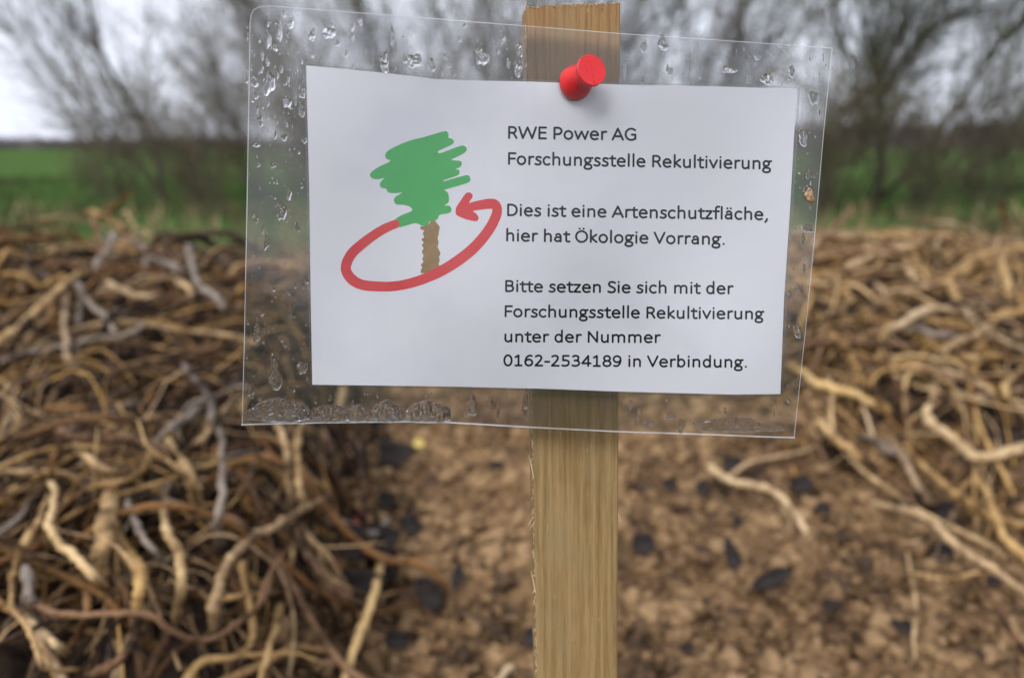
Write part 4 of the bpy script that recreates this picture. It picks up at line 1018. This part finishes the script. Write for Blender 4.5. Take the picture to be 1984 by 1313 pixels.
# --- water drops and pockets in the pouch
M_water = bpy.data.materials.new('water'); M_water.use_nodes = True; t = M_water.node_tree
b = t.nodes['Principled BSDF']; b.inputs['Transmission Weight'].default_value = 1; b.inputs['Roughness'].default_value = 0.0; b.inputs['IOR'].default_value = 1.34
def lens(px, py, wpx, hpx, hgt=.32, rip=0.0, seed=0, flatb=False, nr=8, na=22, off=.00024):
    """drop with teardrop outline; returns verts, faces (closed)"""
    g = np.random.default_rng(seed+500); ph = g.uniform(0, 6.28)
    sc = .2/F; H = hgt*min(wpx, hpx)*sc
    ring = [[], []]; V = []; offs = []
    V.append((px, py, 1.0, 0, 0))
    for i in range(1, nr+1):
        r = i/nr
        for k in range(na):
            a = 2*math.pi*k/na
            irr = 1+.15*math.sin(2*a+ph)+.13*math.sin(3*a+ph*2)+.09*math.sin(5*a+ph*3)+.05*math.sin(8*a+ph*5)
            x = math.cos(a)*wpx/2*irr; y = math.sin(a)*hpx/2*irr
            if flatb: y = -abs(math.sin(a))**.8*hpx*.9+hpx*.4 if math.sin(a) < 0 else math.sin(a)*hpx*.12+hpx*.4
            else: x *= 1+.18*math.sin(a)      # fuller at the bottom
            V.append((px+x*r, py+y*r, math.sqrt(max(0, 1-r**2.4)), x*r, y*r))
    V = np.array(V); h = H*V[:, 2]
    if rip:
        kf = .95 if flatb else 1.5
        rp = np.array([noise.noise(Vector((v[3]*.16*kf+seed, v[4]*.10*kf, seed*.7)))+.4*noise.noise(Vector((v[3]*.34*kf, v[4]*.2*kf, seed))) for v in V])
        h = h*(1+rip*rp*1.6)+rip*H*.25*rp*(V[:, 2] > .05)
    h = np.maximum(h, 0)
    top = card_surf(V[:, 0], V[:, 1], off) + (-fw)*h[:, None]
    bot = card_surf(V[:, 0], V[:, 1], off-.000004)
    n = len(V); Fc = []
    for k in range(na):
        k2 = (k+1) % na; Fc.append((0, 1+k2, 1+k)); Fc.append((n, n+1+k, n+1+k2))
    for i in range(nr-1):
        for k in range(na):
            k2 = (k+1) % na; a, b_, c, d = 1+i*na+k, 1+i*na+k2, 1+(i+1)*na+k2, 1+(i+1)*na+k
            Fc.append((a, b_, c, d)); Fc.append((n+d, n+c, n+b_, n+a))
    o_ = 1+(nr-1)*na
    for k in range(na):
        k2 = (k+1) % na; Fc.append((o_+k, o_+k2, n+o_+k2, n+o_+k))
    return np.concatenate([top, bot]), Fc
DR = [(522,162,27,42,0),(493,159,15,22,0),(556,198,18,24,.2),(586,180,13,24,0),(584,214,11,30,0),(504,233,13,23,0),(590,270,11,18,0),
(563,45,15,24,.2),(550,27,9,12,0),(542,66,11,32,.2),(521,79,12,28,.2),(533,93,10,14,0),(637,64,27,25,.5),(605,68,14,26,.5),(683,52,10,16,.2),(683,71,8,14,.2),(653,84,9,14,0),
(508,108,8,16,0),(519,123,8,12,0),(545,134,7,18,0),(800,118,36,30,.6),(745,120,22,36,.6),(837,126,14,26,.5),(868,123,11,20,.4),(934,110,26,38,.7),
(550,266,16,12,.2),(498,281,16,10,.2),(501,318,8,12,0),(526,319,8,14,0),(496,186,9,16,0),(519,200,7,14,0),(572,192,7,24,0),
(545,408,20,40,.6),(516,470,12,26,.5),(498,640,14,48,.7),(532,722,24,70,.8),(585,712,20,26,.7),(562,602,7,40,.4),(489,755,10,20,.2),(480,760,8,18,.2),(497,425,8,16,.4),(560,375,14,22,.5),(575,440,10,18,.3),
(913,787,26,42,.6),(1487,152,25,28,.5),(1577,189,20,30,.3),(1556,267,20,28,.3),(1588,219,8,12,0),(1467,111,12,14,.4),(1412,135,30,16,.6),(1247,91,14,26,.5),(1284,84,20,30,.6),(1338,125,8,36,.4),
(1211,135,8,36,.4),(1450,155,8,16,.2),(1298,138,12,18,.4),(1534,138,14,22,.4),(1565,441,30,15,.3),(1556,462,10,20,.2),(1545,640,18,26,.4),(1547,560,7,16,0),(1565,340,9,12,0),(1558,520,8,18,.3),
(1255,820,24,20,.6),(1320,824,18,26,.6),(1300,804,22,18,.5),(1405,796,8,14,.3),(1222,783,12,16,.4),(1238,800,10,20,.5),(1006,95,16,26,.6),(1003,132,20,30,.7),(985,122,10,18,.4),(975,76,12,16,.4),(890,76,8,14,.3),(700,42,6,20,.3),(760,70,8,46,.6),
(730,795,12,30,.5),(965,795,10,34,.5),(1018,785,12,60,.8),(950,778,8,30,.5),(610,800,10,22,.4),(640,770,8,12,0)]
for k, (x, y, ww, hh, rp) in enumerate(DR):
    v, f = lens(x, y, ww*.9, hh, .21, rp*1.15+.1, k, nr=12, na=32)
    child(mesh_obj('water_drop', v, f, M_water, sign, True))
PK = [(540,794,104,46,.5),(641,801,90,34,.45),(697,800,42,34,.45),(752,796,56,44,.4),(828,797,80,44,.45),(1425,822,150,28,.5),(581,803,30,30,.1)]
for k, (x, y, ww, hh, rp) in enumerate(PK):
    v, f = lens(x, y, ww, hh, .27 if k < 5 else .22, rp*1.1, 100+k, flatb=(k < 6), nr=26, na=64)
    child(mesh_obj('water_pocket', v, f, M_water, sign, True))
# fine droplets scattered over the pouch margins
g = np.random.default_rng(31); parts = []
cnt = 0
while cnt < 620:
    s = g.uniform()
    if s < .34: x, y = g.uniform(476, 598), g.uniform(20, 815)
    elif s < .66: x, y = g.uniform(500, 1600), g.uniform(30, 165)
    elif s < .82: x, y = g.uniform(1515, 1600), g.uniform(110, 840)
    else: x, y = g.uniform(480, 1530), g.uniform(755, 838)
    top = np.interp(x, [p[0] for p in LT], [p[1] for p in LT])+6; ptop = np.interp(x, [p[0] for p in PT], [p[1] for p in PT])
    rgt = np.interp(y, [p[1] for p in LR], [p[0] for p in LR])-5; prt = np.interp(y, [p[1] for p in PR], [p[0] for p in PR])
    plf = np.interp(y, [p[1] for p in PL], [p[0] for p in PL]); bt = np.interp(x, [p[0] for p in LB], [p[1] for p in LB])-5; pb = np.interp(x, [p[0] for p in PB], [p[1] for p in PB])
    if y < top or x > rgt or y > bt: continue
    if plf-4 < x < prt+4 and ptop-4 < y < pb+4: continue
    if 1025 < x < 1200: continue
    r = g.uniform(1.2, 3.0) if g.uniform() < .8 else g.uniform(3.0, 6.0)
    parts.append(lens(x, y, r*g.uniform(.7, 1.1), r*g.uniform(1, 3.0), .3, .3 if r > 4 else 0, cnt, nr=4, na=10)); cnt += 1
V, Fc = join(parts); o = child(mesh_obj('fine_droplets', V, Fc, M_water, sign, True)); o['kind'] = 'stuff'
# brown seed stuck in the pouch
v, f = lens(1568, 378, 19, 26, .25, .8, 321, nr=8, na=20)
M_seed = noise_mat('seed', [(.3, (.16, .09, .05)), (.7, (.45, .3, .17))], 700, rough=.6, bump=.8, bscale=1500, dist=.0004)
sd0 = mesh_obj('plant_seed', v, f, M_seed, smooth=True); tag(sd0, 'tiny brown seed husk stuck on the right margin of the pouch', 'seed'); recenter(sd0, v[0])

# ------------------------------------------------------------------ push pin
M_pin, t, b = new_mat('red_plastic', .38, .5)
co = nd(t, 'ShaderNodeTexCoord'); n1 = nd(t, 'ShaderNodeTexNoise', i_Scale=900, i_Detail=4); t.links.new(co.outputs['Object'], n1.inputs['Vector'])
rp_ = ramp(t, [(.3, (.50, .006, .009)), (.75, (.60, .014, .015))]); t.links.new(n1.outputs['Fac'], rp_.inputs[0]); t.links.new(rp_.outputs[0], b.inputs['Base Color'])
bp = nd(t, 'ShaderNodeBump', i_Strength=.25, i_Distance=.0001); t.links.new(n1.outputs['Fac'], bp.inputs['Height']); t.links.new(bp.outputs[0], b.inputs['Normal'])
b.inputs['Subsurface Weight'].default_value = .05; b.inputs['Subsurface Radius'].default_value = (.002, .0004, .0004)
p0 = card_surf(1112, 163, .0005); zb = float(np.dot(p0-CAM, fw))
# direction so that the head shows up-right of the base
zh = zb-.0092; p1 = CAM+pdir(1147, 135.5)*zh
ax = unit(p1-p0); Lp = float(np.linalg.norm(p1-p0))
s = .2/F
r_b, r_h, r_w = 31.5*s, 30.5*zh/F, 21*s
prof = [(0, -.00005), (r_b*.93, -.00005), (r_b, .0002), (r_b*1.0, .0010), (r_b*.97, .0018), (r_b*.9, .0030), (r_b*.80, .0042), (r_w*1.06, .0056), (r_w, .0070), (r_w*1.05, Lp-.0022), (r_w*1.2, Lp-.0017), (r_h*.93, Lp-.0013), (r_h, Lp-.0011), (r_h*1.0, Lp-.0002), (r_h*.97, Lp), (r_h*.94, Lp-.00008), (0, Lp-.00008)]
A = unit(np.cross(ax, [0, 0, 1])); B = np.cross(A, ax)
def lathe(prof, n=56, base=p0, A=A, B=B, ax=ax):
    V = []; Fc = []
    for r, h in prof:
        for k in range(n):
            q = 2*math.pi*k/n; V.append(base+ax*h+(A*math.cos(q)+B*math.sin(q))*max(r, 1e-6))
    for i in range(len(prof)-1):
        for k in range(n):
            k2 = (k+1) % n; Fc.append((i*n+k, i*n+k2, (i+1)*n+k2, (i+1)*n+k))
    return V, Fc
pin = empty('push_pin', [float(q) for q in p0]); tag(pin, 'red plastic push pin fixing the sign to the stake', 'push pin')
V, Fc = lathe(prof); o = mesh_obj('grip', V, Fc, M_pin, pin, True); o.matrix_local = Matrix.Translation(-pin.location)
md = o.modifiers.new('bevel_normals', 'WEIGHTED_NORMAL'); 
# mould line across the head
d1 = unit(A*math.cos(R(100))+B*math.sin(R(100)))
hc = p0+ax*(Lp-.00006)
def orient(px, py):
    q = CAM+pdir(px, py)*zh; v = q-hc; v = v-ax*np.dot(v, ax); return v
e0, e1 = orient(1141, 112), orient(1153, 162)
Q = np.array([hc+e0+(e1-e0)*k/6+ax*.00001 for k in range(7)]); V, Fc = tube_arrays([(Q, np.full(7, .00007))], 6)
o = mesh_obj('mould_line', V, Fc, M_pin, pin, True); o.matrix_local = Matrix.Translation(-pin.location)
# steel needle inside the wood
M_steel, t, b = new_mat('steel', .25, .5); b.inputs['Metallic'].default_value = 1; b.inputs['Base Color'].default_value = (.6, .6, .62, 1)
Q = np.array([p0+ax*.001, p0-ax*.004, p0-ax*.0085]); V, Fc = tube_arrays([(Q, [.0005, .0005, .0001])], 8)
o = mesh_obj('needle', V, Fc, M_steel, pin, True); o.matrix_local = Matrix.Translation(-pin.location)
